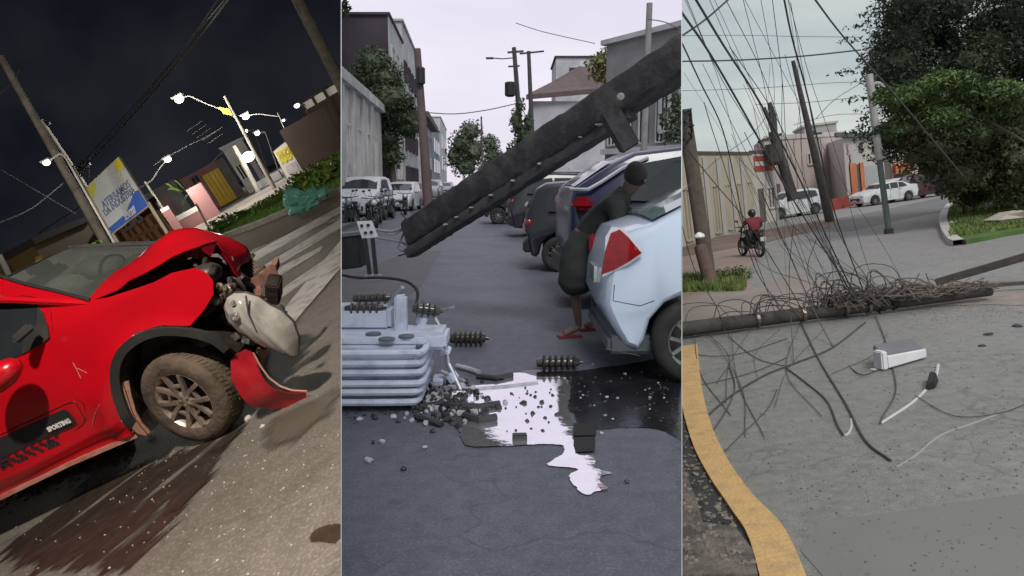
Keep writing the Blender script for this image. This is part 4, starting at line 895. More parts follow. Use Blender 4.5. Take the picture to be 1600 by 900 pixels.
for i_, v_ in enumerate(me_.v):
    d_ = (v_ - P_).normalized(); lo_ = .8 * (.30 + .10 * d_.x * d_.x + .09 * math.exp(-((d_.x + .55) / .3) ** 2) * max(0, d_.z) * 3 + .16 * noise.noise(d_ * 2.3) + .07 * noise.noise(d_ * 7))
    me_.v[i_] = P_ + Vector((d_.x * lo_ * 1.5, d_.y * lo_ * .8, max(.0, .2 + d_.z * lo_ * (1.05 if d_.x < 0 else .8))))
part('bag_body', me_, teal, tb, smooth=True)
part('tied_neck', MB().lathe(P_ + Vector((-.2, 0, .52)), (-.2, 0, 1), [(-.08, .1), (0, .04), (.05, .05), (.13, .11)], 9, False), teal, tb, smooth=True)
# street lamp on this side of the avenue, behind the photographer
t = thing('street_lamp', 'street lamp standing behind the photographer, outside the photo', 'street lamp', (-2.2, -4.2, 0))
lp = Vector((-.5, .9, 5.9)); part('pole', MB().cyl((-2.2, -4.2, 0), (-2.2, -4.2, 5.8), .09, .06), concrete, t)
part('arm', MB().tube([(-2.2, -4.2, 5.8), (-1.6, -2., 6.1), lp], .035, 6), concrete, t); part('lamp_head', MB().box(lp + Vector((0, 0, .08)), (.3, .7, .08)), concrete, t)
l = bpy.data.lights.new('lamp_light', 'SPOT'); l.energy = 3300; l.spot_size = radians(165); l.spot_blend = .4; l.shadow_soft_size = .14; l.color = (1, .90, .78)
o = bpy.data.objects.new('lamp_light', l); COL.objects.link(o); o.parent = t; o.location = lp - Vector(t.location); o.rotation_euler = (radians(25), 0, 0)
# ================================================================ 2. STREET: fallen pole, transformer and parked cars
S = STREET
sasp = asphalt('street_asphalt', (.105, .109, .142), (.085, .088, .118), (.155, .16, .2), .58, 1., .45)
mb = MB(); mb.poly([(-12, .3, 0), (12, .3, 0), (60, 175, 0), (-60, 175, 0)]); struct('road', mb, sasp)
def LX(y): return -5.3 - .056 * y
def RX(y): return 4.6 - .056 * y
spav = mat('street_pavement', (.2, .19, .2), .85, rgb2=(.13, .12, .13), sc=2, bump=.3)
mb = MB(); mb.prism([(LX(12) + 1.3, 12, 0), (LX(175) + 1.3, 175, 0), (LX(175) - 2, 175, 0), (LX(12) - 2, 12, 0)], (0, 0, .14)); struct('sidewalk', mb, spav)
mb = MB(); mb.prism([(RX(26) - .6, 26, 0), (RX(175) - .6, 175, 0), (RX(175) + 6, 175, 0), (RX(26) + 9, 26, 0)], (0, 0, .14)); struct('sidewalk', mb, spav)
slab_m = mat('street_patch', (.12, .115, .135), .8, rgb2=(.09, .088, .1), sc=2, bump=.3)
sheet('road_patch', [(500, 452), (640, 392), (690, 392), (655, 452), (560, 500), (500, 500)], .004, slab_m)
sheet('road_patch', [(640, 330), (760, 322), (770, 334), (650, 345)], .004, mat('street_patch_dark', (.07, .07, .085), .8))
oil = mat('oil_wet_road', (.012, .011, .014), .17, rgb2=(.03, .026, .032), sc=3, rr=.1, bump=.12, bsc=20, contrast=(.45, .7))
film = mat('mirror_film', (.93, .9, .95), .03, .9, rgb2=(.80, .78, .86), sc=7, bump=.12, bsc=6, contrast=(.5, .8))
stain('oil_patch', [(668, 612), (700, 600), (760, 606), (800, 586), (838, 578), (900, 580), (1000, 566), (1090, 560), (1090, 690), (1040, 676), (980, 668), (940, 672), (905, 664), (880, 640), (800, 645), (720, 668), (690, 650)], .004, oil, (1, 0), 3, 3, .07, .48, 10, step=.06)
stain('puddle', [(736, 604), (778, 600), (790, 589), (812, 583), (842, 590), (884, 591), (892, 612), (889, 640), (896, 668), (897, 700), (905, 713), (929, 714), (932, 733), (957, 741), (941, 745), (938, 755), (955, 767), (930, 770), (920, 776), (903, 768), (888, 745), (903, 736), (880, 732), (852, 727), (878, 712), (880, 702), (862, 696), (742, 700), (722, 688), (716, 668), (742, 652)], .008, film, (1, 0), 9, 9, .035, .52, 30, step=.03)
stain('puddle', [(670, 622), (700, 612), (735, 612), (760, 618), (740, 630), (700, 640)], .008, film, (1, 0), 9, 9, .04, .66, 30, step=.03)
dgr = mat('debris_dark', (.018, .017, .02), .5, rgb2=(.05, .05, .055), sc=14)
dgl = mat('debris_pale', (.5, .5, .55), .5, rgb2=(.3, .3, .34), sc=14)
for q in ([(896, 664), (932, 664), (931, 683), (896, 684)], [(897, 687), (930, 686), (929, 708), (899, 710)]):  # flat black squares paint the dark reflection in the puddle
    solo('reflection_panel', MB().prism([g(*p) + Vector((0, 0, .01)) for p in q], (0, 0, .003)), mat('reflection_black', (.006, .006, .007), .6), ('dark square painted as a reflection in the puddle, the upper of two', 'dark square painted as a reflection in the puddle, the lower of two')[q[0][1] > 670], 'plate', bevel=.003)
solo('brick_chunk', MB().box(g(812, 688) + Vector((0, 0, .02)), (.085, .05, .04), .05), dgr, 'dark brick shaped block standing in the white puddle', 'block', bevel=.004)
for px, py, r in ((818, 632, 10), (846, 631, 9), (832, 648, 8), (871, 650, 8), (824, 660, 7), (836, 622, 6), (848, 675, 5), (799, 617, 5), (806, 675, 4), (880, 616, 6), (860, 637, 5), (790, 640, 4)):
    solo('debris_chunk', MB().rock(g(px, py) + Vector((0, 0, .01)), r * .0026, .7), dgr, 'small dark chunk scattered on the mirror bright puddle', 'debris', 'dark chunks in the puddle')
for i_ in range(26):
    px, py = rnd.gauss(830, 34), rnd.gauss(640, 22)
    if 740 < px < 892 and 600 < py < 690: solo('debris_chunk', MB().rock(g(px, py) + Vector((0, 0, .01)), rnd.uniform(.005, .014), .7), dgr, 'tiny dark crumb floating on the mirror bright puddle', 'debris', 'dark crumbs in the puddle')
for px, py, r, m, lb in ((576, 722, 10, dgl, 'pale stone lying alone at the lower left of the asphalt'), (630, 735, 7, dgr, 'small dark stone to the right of the lone pale stone'), (597, 692, 8, dgl, 'pale chip below the transformer, upper left of the lone stone'), (583, 693, 6, dgr, 'dark chip beside the pale chip below the transformer'), (676, 676, 8, dgr, 'dark chunk below the heap, left of the puddle'), (622, 660, 8, dgr, 'dark chunk on the asphalt under the right end of the transformer'), (586, 655, 8, dgr, 'dark chunk on the asphalt under the middle of the transformer'), (562, 657, 9, dgl, 'pale chunk under the left of the transformer'), (664, 701, 6, dgl, 'flat pale flake below the heap'), (980, 755, 5, dgr, 'tiny dark stone right of the puddle tip')):
    solo('stone', MB().rock(g(px, py) + Vector((0, 0, .01)), r * .0028, .6), m, lb, 'stone')
mb = MB(); mb2 = MB()
for i in range(300):
    px = rnd.gauss(690, 42); py = rnd.gauss(628, 16) + (px - 690) * .1
    if px < 545 or px > 790 or py < 596: continue
    m_ = mb if rnd.random() < .62 else mb2; r = rnd.uniform(.006, .03); m_.rock(g(px, py) + Vector((0, 0, r * .5)), r, .8)
for i in range(60):
    px = rnd.uniform(540, 700); py = rnd.gauss(645, 6); mb.rock(g(px, py), rnd.uniform(.006, .016), .7)
for i in range(90):
    px = rnd.uniform(900, 1062); py = rnd.gauss(620, 22); (mb if rnd.random() < .7 else mb2).rock(g(px, py) + Vector((0, 0, .004)), rnd.uniform(.004, .016), .6)
solo('rubble', mb, dgr, 'heap of small dark broken pieces beside the transformer and on the oily road', 'rubble', kind='stuff')
solo('pale_rubble', mb2, dgl, 'pale broken crumbs mixed into the heap beside the transformer', 'rubble', kind='stuff')
for q, r, m, lb in (([(655, 640), (690, 634), (720, 640)], .02, dgr, 'dark broken insulator rod across the heap, left piece'), ([(722, 640), (750, 641), (780, 636)], .024, dgr, 'dark broken rod at the edge of the puddle, right of the heap'), ([(725, 655), (750, 662), (775, 658)], .026, dgr, 'lowest dark broken rod, half in the puddle'), ([(745, 592), (775, 595), (800, 590)], .022, dgr, 'dark rod on the asphalt above the puddle'), ([(714, 576), (730, 580), (748, 586)], .022, dgl, 'short pale porcelain piece right of the transformer clamps'), ([(700, 606), (740, 610), (790, 606), (840, 600)], .012, dgl, 'long pale rod lying along the top of the puddle'), ([(648, 655), (665, 660), (690, 668)], .02, dgr, 'dark rod at the lower left of the heap')):
    solo('broken_rod', MB().tube([g(*p) + Vector((0, 0, r)) for p in q], r, 8), m, lb, 'rod', smooth=True)
# ---- transformer
tg = mat('transformer_paint', (.56, .60, .74), .45, rgb2=(.22, .23, .28), sc=5, bump=.15, contrast=(.5, .85))
tf = thing('transformer', 'pale blue grey oil transformer with ribbed cooling fins lying on the road', 'transformer', (-1.0, 5.0, 0))
part('tank', MB().box((-1.03, 5.04, .225), (.86, .56, .37)), tg, tf, bevel=.05)
part('lid', MB().box((-1.0, 5.12, .43), (.84, .5, .05)), tg, tf, bevel=.015)
part('lid_box', MB().box((-1.18, 5.3, .53), (.62, .22, .18)), tg, tf, bevel=.03)
part('post', MB().box((-.79, 5.16, .56), (.085, .1, .3)), tg, tf, bevel=.015)
part('junction_box', MB().box((-.58, 5.1, .42), (.26, .34, .12)), tg, tf, bevel=.025)
for i in range(6):
    z = .065 + .066 * i + rnd.uniform(-.006, .006); xr = -.615 + .006 * i + rnd.uniform(-.012, .012)
    path = smooth_line([(-1.5, 4.70, z), (-1.1, 4.69, z), (xr - .07, 4.70, z), (xr - .015, 4.73, z), (xr, 4.8, z), (xr, 5.0, z), (xr, 5.28, z)], 3)
    part('fin', MB().tube(path, .024, 8), tg, tf, smooth=True)
for x, y in ((-.96, 5.0), (-.72, 4.92), (-.84, 4.83)): part('cover_plate', MB().lathe((x, y, .455), (0, 0, 1), [(0, .055), (.012, .055), (.016, .045)], 16), mat('transformer_dark', (.10, .11, .14), .5), tf, smooth=True)
porc = mat('brown_porcelain', (.025, .018, .016), .25, rgb2=(.05, .045, .045), sc=9, coat=.6)
def bush_prof(L, r, n):
    o = [(0, r * .5)]
    for i in range(n): t = L * (.12 + .76 * i / n); o += [(t, r * .62), (t + L * .03, r), (t + L * .07, r * .9), (t + L * .08, r * .6)]
    return o + [(L * .9, r * .5), (L * .92, r * .25), (L, r * .22)]
for a, d in (((-1.2, 5.22, .60), (1, -.02, .03)), ((-1.16, 5.3, .66), (1, .1, .02))):
    part('bushing', MB().lathe(a, d, bush_prof(.30, .045, 5), 16), porc, tf, smooth=True)
part('bushing', MB().lathe((-.72, 5.25, .6), (1, .2, -.15), bush_prof(.22, .06, 4), 16), porc, tf, smooth=True)
sil = mat('galvanised_metal', (.55, .55, .6), .35, .7, rgb2=(.35, .35, .4), sc=8)
for a, b, r in (((-.62, 5.3, .62), (-.5, 5.25, .42), .018), ((-.5, 5.25, .42), (-.45, 5.1, .2), .022), ((-.56, 5.35, .55), (-.42, 5.3, .6), .014), ((-.45, 5.1, .22), (-.36, 5.0, .06), .02), ((-.5, 5.0, .2), (-.34, 5.1, .1), .014), ((-.9, 5.3, .62), (-.78, 5.2, .76), .02)):
    part('clamp', MB().cyl(a, b, r, r * .8, 8), sil, tf, smooth=True)
for x, y, z in ((-.48, 5.18, .3), (-.42, 5.06, .14), (-.52, 5.05, .12), (-.66, 5.28, .5)): part('bracket', MB().box((x, y, z), (.09, .05, .07), R=Matrix.Rotation(x * 9, 3, 'Y') @ Matrix.Rotation(y, 3, 'Z')), tg, tf, bevel=.008)
for k, (a, d, L, r, lb) in enumerate(((g(703, 541) + Vector((0, 0, .075)), (1, .05, -.01), .36, .08, 'fat dark ribbed insulator lying right behind the transformer'), (g(838, 578) + Vector((0, 0, .06)), (1, .04, 0), .38, .062, 'long dark ribbed insulator lying at the top edge of the puddle'))):
    solo('insulator', MB().lathe(a, d, bush_prof(L, r, 6), 18), porc, lb, 'insulator', smooth=True)
solo('loose_cable', MB().tube(smooth_line([at(525, 428, 5.6), at(560, 434, 5.6), at(600, 434, 5.6), at(635, 440, 5.6), at(652, 455, 5.5), at(650, 478, 5.4)], 5), .012, 6), BLK, 'black cable arching over the top of the transformer', 'cable', smooth=True)
br = thing('pole_bracket', 'white perforated bracket plate on dark posts above the transformer', 'bracket', at(578, 435, 6.0))
pl = part('plate', MB().prism([at(557, 346, 6), at(580, 345, 6), at(590, 370, 6), at(566, 373, 6)], (0, .03, 0)), mat('plate_white', (.75, .75, .8), .5), br)
for px, py in ((565, 353), (575, 352), (571, 364), (580, 363)): part('hole', MB().lathe(at(px, py, 5.985), (0, 1, 0), [(0, .014), (.008, .014)], 10), DRK, pl)
for a, b in (((570, 372), (578, 432)), ((582, 372), (588, 432))): part('post', MB().beam(at(*a, 6), at(*b, 6), .03, .03, up=(0, 1, 0)), DRK, br)
part('foot', MB().box(at(583, 434, 5.95), (.15, .1, .05)), sil, br, bevel=.01)
cb = thing('control_box', 'black metal box at the left edge behind the transformer', 'box', at(545, 420, 6.4))
part('body', MB().prism([at(515, 372, 6.4), at(560, 367, 6.4), at(566, 418, 6.4), at(515, 424, 6.4)], (0, .3, 0)), DRK, cb, bevel=.015)
part('lid', MB().prism([at(513, 368, 6.38), at(563, 362, 6.38), at(563, 367, 6.38), at(513, 373, 6.38)], (0, .34, 0)), mat('lid_grey', (.15, .15, .18), .4), cb)
# ---- fallen pole
dconc = mat('dark_pole_concrete', (.03, .029, .034), .8, rgb2=(.085, .082, .088), sc=3.5, bump=.8, bsc=14, contrast=(.45, .75))
fp = thing('fallen_pole', 'dark concrete pole fallen diagonally across the street onto the cars', 'utility pole', at(650, 372, 8.5))
def section(mb, pts, hw, hh, up=(0, 0, 1)):
    for a, b in zip(pts, pts[1:]): mb.beam(a, b, hw, hh, up=up)
u0, u1 = at(646, 364, 8.5), at(1120, 58, 6.0); l0, l1 = at(642, 392, 8.45), at(985, 172, 6.55)
part('shaft', rough_beam(u0, u1, .3, .29, .010, 60), dconc, fp, smooth=True)
part('lower_flange', rough_beam(l0 + Vector((0, -.06, -.02)), l1 + Vector((0, -.06, -.03)), .15, .11, .009, 50), mat('dusty_flange', (.07, .068, .075), .8, rgb2=(.035, .034, .04), sc=4, bump=.4), fp, smooth=True)
spall = mat('spalled_concrete', (.4, .38, .36), .9, rgb2=(.2, .19, .18), sc=14, bump=.5)
for t_ in (.2, .26, .36, .45, .52, .66, .8, .9):
    p = l0.lerp(l1, t_ + rnd.uniform(-.02, .02)) + Vector((0, -.17, .045)); part('spalled_edge', MB().rock(p, rnd.uniform(.02, .045), .35), spall, fp)
part('crossarm', MB().beam(at(950, 172, 6.3), at(985, 232, 6.3), .17, .16, up=(0, 1, 0)), dconc, fp, bevel=.015)
part('crossarm_bolt', MB().cyl(at(968, 152, 6.2), at(968, 152, 6.2) + Vector((0, -.08, 0)), .03, n=8), spall, fp)
for q, r in (([(652, 340), (640, 350), (612, 362), (572, 356)], .018), ([(655, 372), (640, 384), (625, 378), (590, 372)], .016), ([(640, 345), (622, 385), (632, 392)], .014), ([(600, 362), (615, 366), (640, 352)], .012), ([(628, 392), (640, 396), (655, 390)], .012)):
    part('bent_strap', MB().tube(smooth_line([at(*p, 8.5) for p in q], 4), r, 5), mat('strap_grey', (.3, .3, .34), .5, .3), fp, smooth=True)
for q in ([(648, 350), (635, 343), (626, 332)], [(650, 385), (640, 395), (622, 400)], [(645, 365), (630, 368)]): part('reinforcing_bar', MB().tube([at(*p, 8.6) for p in q], .008, 5), DRK, fp)
# ---- cars
white = mat('white_car_paint', (.60, .70, .88), .25, rgb2=(.56, .66, .84), sc=1, coat=.6)
navy = mat('navy_car_paint', (.010, .013, .05), .28, rgb2=(.02, .025, .07), sc=2, coat=.5)
blackp = mat('black_car_paint', (.012, .012, .018), .3, rgb2=(.02, .02, .03), sc=2, coat=.5)
WP = dict(L=4.2, W=1.72, rx=.66, fx=3.2, R=.32, belt=1.0, o=[(.05, .42), (-.02, .58), (.0, .8), (.05, 1.0), (.12, 1.12), (.32, 1.18), (.8, 1.43), (1.3, 1.5), (2.2, 1.48), (2.6, 1.38), (3.05, 1.04), (3.7, .95), (4.05, .78), (4.16, .55), (4.1, .25)], rear=((.36, 1.21), (.78, 1.42)), win=[[(.72, 1.1), (.92, 1.38), (1.3, 1.42), (1.32, 1.05)], [(1.38, 1.05), (1.36, 1.42), (2.0, 1.41), (2.05, 1.03)], [(2.12, 1.03), (2.07, 1.41), (2.45, 1.35), (2.9, 1.07), (2.9, 1.02)]])
paleg = mat('reflection_glass', (.12, .19, .2), .08, rgb2=(.25, .34, .36), sc=2, coat=.6)  # pale base colour paints the reflection in the rear window
wc_ = car('parked_car', 'white sedan in the foreground with red tail lamp, cut by the right side', 'sedan', white, (.71, 6.22, 0), 0, cat='car', prof=WP, lights=False)
def WPt(px, py, off): r = S.ray(px, py); x, z = (lambda p: (p.x, p.z))(at(px, py, 5.36)); return x, z
def wflank(name, pix, m, off, th=0.):
    q = [WPt(*p, 0) for p in pix]
    def fn(x, z):
        b = 1.0; xl = x - .71; k = 1 - .2 * (max(0, z - b) / (.51)) - .04 * max(0, (b - .25 - z)); e = abs(xl - 2.1) / 2.1; k *= 1 - .13 * e ** 6
        return (x - .71, -(1.72 / 2) * k - off, z)
    vs, fs = cdt(q, .05, fn); mb = MB().add([Vector(v) for v in vs], fs)
    o = part(name, MB().add([Vector(v) + wc_.location for v in vs], fs), m, wc_, smooth=True, solid=th); return o
tl = wflank('tail_lamp', [(958, 366), (972, 360), (985, 372), (1004, 396), (985, 410), (962, 424), (942, 432), (948, 395)], REDL, .012, .01)
wflank('lamp_surround', [(944, 436), (950, 372), (960, 356), (978, 358), (1008, 396), (985, 414)], mat('lamp_surround_white', (.7, .72, .78), .3), .006)
for q_ in ([(945, 545), (1000, 556)], [(960, 445), (958, 470), (1000, 478), (1022, 470)]):
    pts = [WPt(*p, 0) for p in q_]; part('bumper_seam', MB().tube([wc_.location + Vector((x - .71, -.862, z)) for x, z in pts], .004, 5), DRK, wc_)
part('lower_bumper', MB().box(wc_.location + Vector((.22, 0, .27)), (.4, 1.5, .14)), mat('lower_grey', (.1, .11, .13), .5), wc_, bevel=.03)
part('number_plate', MB().box(wc_.location + Vector((-.02, 0, .75)), (.03, .4, .13)), LENS, wc_)
part('tail_lamp', MB().box(wc_.location + Vector((.03, .62, .95)), (.05, .2, .18)), REDL, wc_, bevel=.02)
for c in wc_.children:
    if c.name.startswith('rear_window'): c.data.materials[0] = paleg
NP = dict(L=4.5, W=1.8, rx=.85, fx=3.5, R=.35, belt=1.2, o=[(.1, .6), (.0, .8), (.0, 1.2), (.04, 1.42), (.5, 1.72), (.75, 1.84), (1.4, 1.92), (2.4, 1.9), (2.8, 1.78), (3.4, 1.25), (4.1, 1.1), (4.4, .9), (4.46, .6), (4.4, .32)], rear=((.08, 1.44), (.5, 1.73)), front=((3.35, 1.3), (2.84, 1.74)), win=[[(.55, 1.3), (.85, 1.72), (1.3, 1.8), (1.32, 1.28)], [(1.38, 1.28), (1.36, 1.8), (2.2, 1.8), (2.25, 1.26)], [(2.32, 1.26), (2.27, 1.8), (2.7, 1.72), (3.2, 1.3), (3.2, 1.25)]])
nv = car('parked_car', 'navy minivan with crushed roof edge and red tail lamp behind the person', 'suv', navy, (.62, 9.25, 0), radians(3), prof=NP, lights=False)
part('tail_lamp', MB().box(nv.location + Vector((.14, -.80, 1.26)), (.24, .18, .15)), REDL, nv, bevel=.05)
part('tail_lamp', MB().ell(nv.location + Vector((.1, .8, 1.26)), (.1, .13, .1)), REDL, nv, smooth=True)
ch_ = mat('edge_shine', (.6, .6, .68), .2, .6)  # bright tubes paint highlights along the tailgate and lid edges
part('window_trim', MB().tube([nv.location + Vector(p) for p in ((-.01, -.84, 1.42), (.2, -.83, 1.42), (.35, -.80, 1.50), (.6, -.78, 1.66), (.9, -.75, 1.78))], .022, 6), ch_, nv, smooth=True)
part('bumper', MB().box(nv.location + Vector((.08, 0, .5)), (.25, 1.6, .3)), DRK, nv, bevel=.05)
bh = car('parked_car', 'black hatchback parked tail out between the navy minivan and the far van', 'hatch', blackp, (.22, 13.2, 0), radians(-3), prof=dict(W=1.7))
part('lid_trim', MB().tube([bh.location + Vector(p) for p in ((.05, -.8, 1.12), (.05, 0, 1.14), (.05, .8, 1.12))], .02, 6), ch_, bh, smooth=True)
bv = car('parked_van', 'black van with pale roof strip parked farther along the right side', 'suv', blackp, (-.15, 21, 0), radians(4), cat='van', rimm=mat('pink_rim', (.5, .4, .42), .5))
part('roof_highlight', MB().box(bv.location + Vector((1.6, 0, 1.8)), (2.2, 1.3, .05)), mat('roof_pale', (.6, .62, .68), .4), bv, bevel=.02)  # pale slab paints the highlight on the van roof
car('parked_car', 'dark car parked behind the black van, just its tail showing', 'hatch', mat('dark_grey_paint', (.04, .04, .05), .3), (-1.15, 27.5, 0), radians(2))
car('parked_car', 'dull red car far along the right side behind the van', 'hatch', mat('dull_red_paint', (.3, .06, .06), .4), (.9, 34, 0), radians(2))
LG = 'vehicles parked along the left kerb'
car('parked_car', 'white pickup facing us at the left edge of the street', 'suv', mat('white_plain', (.6, .62, .68), .35), (-6.1, 33.2, 0), radians(-92), LG)
car('parked_car', 'white car facing us behind the motorcycles on the left', 'hatch', MATS['white_plain'], (-5.95, 42.5, 0), radians(-92), LG)
car('parked_car', 'small pinkish grey car behind the white one on the left', 'hatch', mat('pinkish_paint', (.35, .24, .28), .4), (-6.5, 53, 0), radians(-92), LG)
car('parked_car', 'distant silver car far down the street beside the fallen pole', 'hatch', mat('silver_paint', (.4, .42, .46), .3, .4), (-7.9, 92, 0), radians(-93), LG)
motorcycle('motorcycle', 'black motorcycle parked at the left kerb, the nearer of two', blackp, (-4.75, 24.5, 0), radians(-70), 'motorcycles at the left kerb')
motorcycle('motorcycle', 'grey and black motorcycle parked left of the nearer one', mat('bike_grey', (.3, .32, .38), .35), (-5.5, 26, 0), radians(-100), 'motorcycles at the left kerb')
motorcycle('motorcycle', 'dark motorcycle with round headlight beside the white pickup', blackp, (-4.9, 27.5, 0), radians(-85), 'motorcycles at the left kerb')
for lb_, (x_, y_), a_ in (('motorcycle at the far end of the parked row, by the white car', (-5.0, 31), -95), ('motorcycle leaning between the white pickup and the white car', (-5.15, 35.5), -80), ('motorcycle right in front of the white pickup grille', (-6.05, 27.2), -75)):
    motorcycle('motorcycle', lb_, (blackp, MATS['bike_grey'], blackp)[int(y_) % 3], (x_, y_, 0), radians(a_), 'motorcycles at the left kerb')
car('parked_car', 'grey car deeper in the left row behind the pinkish one', 'suv', MATS['silver_paint'], (-7.0, 67, 0), radians(-92), LG)
# ---- person bending between the cars
ps = thing('person', 'person in black top and wide dark shorts leaning over the white car', 'person', (.50, 7.15, 0))
skn = mat('skin', (.15, .10, .09), .6, rgb2=(.11, .075, .068), sc=3)
V = Vector; pts = {'pel': (V((.66, 7.2, .92)), (.15, .12)), 'waist': (V((.76, 7.2, 1.06)), (.14, .11)), 'chest': (V((.97, 7.16, 1.26)), (.17, .12)), 'neck': (V((1.08, 7.12, 1.38)), .06), 'head0': (V((1.13, 7.08, 1.46)), (.07, .085)), 'head1': (V((1.17, 7.06, 1.54)), (.078, .095)), 'head2': (V((1.18, 7.05, 1.61)), (.055, .06)),
    'hipL': (V((.60, 7.08, .86)), .1), 'kneeL': (V((.60, 7.02, .48)), .06), 'ankL': (V((.66, 7.1, .09)), .034), 'toeL': (V((.50, 7.03, .045)), (.04, .022)),
    'hipR': (V((.72, 7.3, .86)), .1), 'kneeR': (V((.84, 7.3, .48)), .06), 'ankR': (V((.86, 7.45, .09)), .034), 'toeR': (V((.74, 7.36, .045)), (.04, .022)),
    'shL': (V((.99, 6.97, 1.30)), .065), 'elL': (V((1.0, 6.88, 1.05)), .045), 'wrL': (V((1.16, 6.80, 1.14)), .03),
    'shR': (V((1.03, 7.36, 1.30)), .065), 'elR': (V((1.2, 7.4, 1.12)), .045), 'wrR': (V((1.4, 7.3, 1.2)), .03)}
ed = [('pel', 'waist'), ('waist', 'chest'), ('chest', 'neck'), ('neck', 'head0'), ('head0', 'head1'), ('head1', 'head2'), ('pel', 'hipL'), ('hipL', 'kneeL'), ('kneeL', 'ankL'), ('ankL', 'toeL'), ('pel', 'hipR'), ('hipR', 'kneeR'), ('kneeR', 'ankR'), ('ankR', 'toeR'), ('chest', 'shL'), ('shL', 'elL'), ('elL', 'wrL'), ('chest', 'shR'), ('shR', 'elR'), ('elR', 'wrR')]
hand(pts, ed, 'wrL', pts['wrL'][0], (.9, -.1, -.1), (0, 0, 1)); hand(pts, ed, 'wrR', pts['wrR'][0], (.9, -.2, -.1), (0, 0, 1))
skin('body', pts, ed, skn, ps)
cloth = mat('black_cloth', (.014, .016, .016), .85, rgb2=(.03, .034, .034), sc=6, bump=.5, bsc=12)
def rumple(o, amp=.014, fq=9.):
    for v_ in o.data.vertices:
        q = v_.co; v_.co = q + v_.normal * (noise.noise(q * fq) * amp + noise.noise(Vector((q.x * 4, q.y * 4, q.z * 22))) * amp * .6)
rumple(skin('shirt', {'a': (V((.68, 7.2, .90)), (.215, .18)), 'b': (V((.80, 7.19, 1.08)), (.20, .16)), 'c': (V((.97, 7.16, 1.27)), (.21, .155)), 'd': (V((1.09, 7.11, 1.41)), (.095, .09)), 'sl': (V((.98, 6.96, 1.30)), .1), 'el': (V((1.0, 6.88, 1.07)), .085), 'wl': (V((1.13, 6.81, 1.13)), .06), 'sr': (V((1.02, 7.36, 1.30)), .1), 'er': (V((1.2, 7.4, 1.12)), .08)}, [('a', 'b'), ('b', 'c'), ('c', 'd'), ('c', 'sl'), ('sl', 'el'), ('el', 'wl'), ('c', 'sr'), ('sr', 'er')], cloth, ps, 3))
rumple(skin('shorts', {'a': (V((.76, 7.2, 1.08)), (.19, .165)), 'b': (V((.66, 7.2, .86)), (.23, .2)), 'l': (V((.61, 7.05, .66)), .19), 'l2': (V((.62, 7.03, .40)), .195), 'r': (V((.76, 7.31, .66)), .19), 'r2': (V((.84, 7.32, .42)), .18)}, [('a', 'b'), ('b', 'l'), ('l', 'l2'), ('b', 'r'), ('r', 'r2')], cloth, ps, 3), .02, 7)
hr = MB().ell((1.175, 7.075, 1.575), (.112, .128, .125), 20, 12, jit=.05)
part('hair', hr, mat('hair_dark', (.03, .025, .025), .8, bump=.8, bsc=40), ps, smooth=True)
part('nose', MB().ell((1.245, 6.99, 1.51), (.018, .03, .025), 8, 6), skn, ps, smooth=True)
rs = mat('red_sandal', (.28, .035, .045), .5)
for (x, y) in ((.565, 7.06), (.80, 7.40)):
    q = MB(); q.box((x, y, .015), (.24, .09, .025), .3); q.tube([(x - .05, y - .05, .03), (x - .03, y, .085), (x - .05, y + .05, .03)], .014, 6); part('sandal', q, rs, ps, bevel=.008)
# ---- buildings, left row
cream = mat('cream_stucco', (.78, .73, .72), .9, rgb2=(.40, .37, .38), sc=.8, bump=.2)
dkb = mat('dark_stucco', (.045, .036, .05), .9, rgb2=(.08, .065, .08), sc=.5)
lgb = mat('light_render', (.68, .67, .70), .9, rgb2=(.33, .33, .36), sc=.6)
wnd = mat('window_dark', (.03, .035, .045), .15)
door = mat('door_brown', (.12, .07, .06), .7)
trf = mat('old_roof', (.16, .11, .11), .9, rgb2=(.09, .07, .07), sc=2, bump=.6)
def row(name, label, y0, y1, h, dep, m, items, roof=None, rm=None, cat='building', fx=LX, grp=None):
    return house(name, label, (fx(y0), y0, 0), (fx(y1), y1, 0), h, dep, m, items, roof, rm, cat, away=(-1 if fx is LX else 1, 0, 0), group=grp)
its = []
for i in range(7): its.append(('pilaster', .01 + i * .145, .05 + i * .145, 0, .93, lgb, .16)); its.append(('door' if i % 2 else 'window', .075 + i * .145, .125 + i * .145, .05 if i % 2 else .3, .66, door if i % 2 else wnd, .05, cream))
its.append(('cornice', 0, 1, .93, 1.0, lgb, .3))
row('townhouse', 'cream townhouse with white pilasters at the left edge of the street', 24, 45, 6, 6, cream, its[:12] + its[-1:], 'flat', lgb, 'building')
row('apartment_block', 'tall dark apartment block rising over the cream townhouse', 50, 60, 12.3, 12, dkb, [('window', .12 + .3 * i, .3 + .3 * i, .14 + .2 * j, .26 + .2 * j, wnd, .06, lgb) for i in range(3) for j in range(4)] + [('facade_panel', .0, 1, .0, 1, lgb, .03)], 'flat', dkb)
row('apartment_block', 'tall pale grey block right beside the dark one', 60, 76, 14, 9, lgb, [('window', .08 + .23 * i, .2 + .23 * i, .1 + .2 * j, .2 + .2 * j, wnd, .06, dkb) for i in range(4) for j in range(4)], 'flat', lgb)
row('townhouse', 'low house with dark overhanging roof beyond the brown pole on the left', 80, 104, 9, 8, lgb, [('window', .05 + .19 * i, .15 + .19 * i, .55, .8, wnd, .06, lgb) for i in range(5)] + [('door', .05 + .19 * i, .15 + .19 * i, .02, .36, door, .06) for i in range(5)] + [('awning', 0, 1, .93, 1.0, trf, .9)], 'flat', trf)
row('townhouse', 'grey townhouse farther down the left row', 106, 130, 10, 8, mat('blue_grey_wall', (.3, .34, .42), .9), [('window', .1 + .3 * i, .3 + .3 * i, .3 + .3 * j, .5 + .3 * j, wnd, .06) for i in range(3) for j in range(2)], 'flat', lgb)
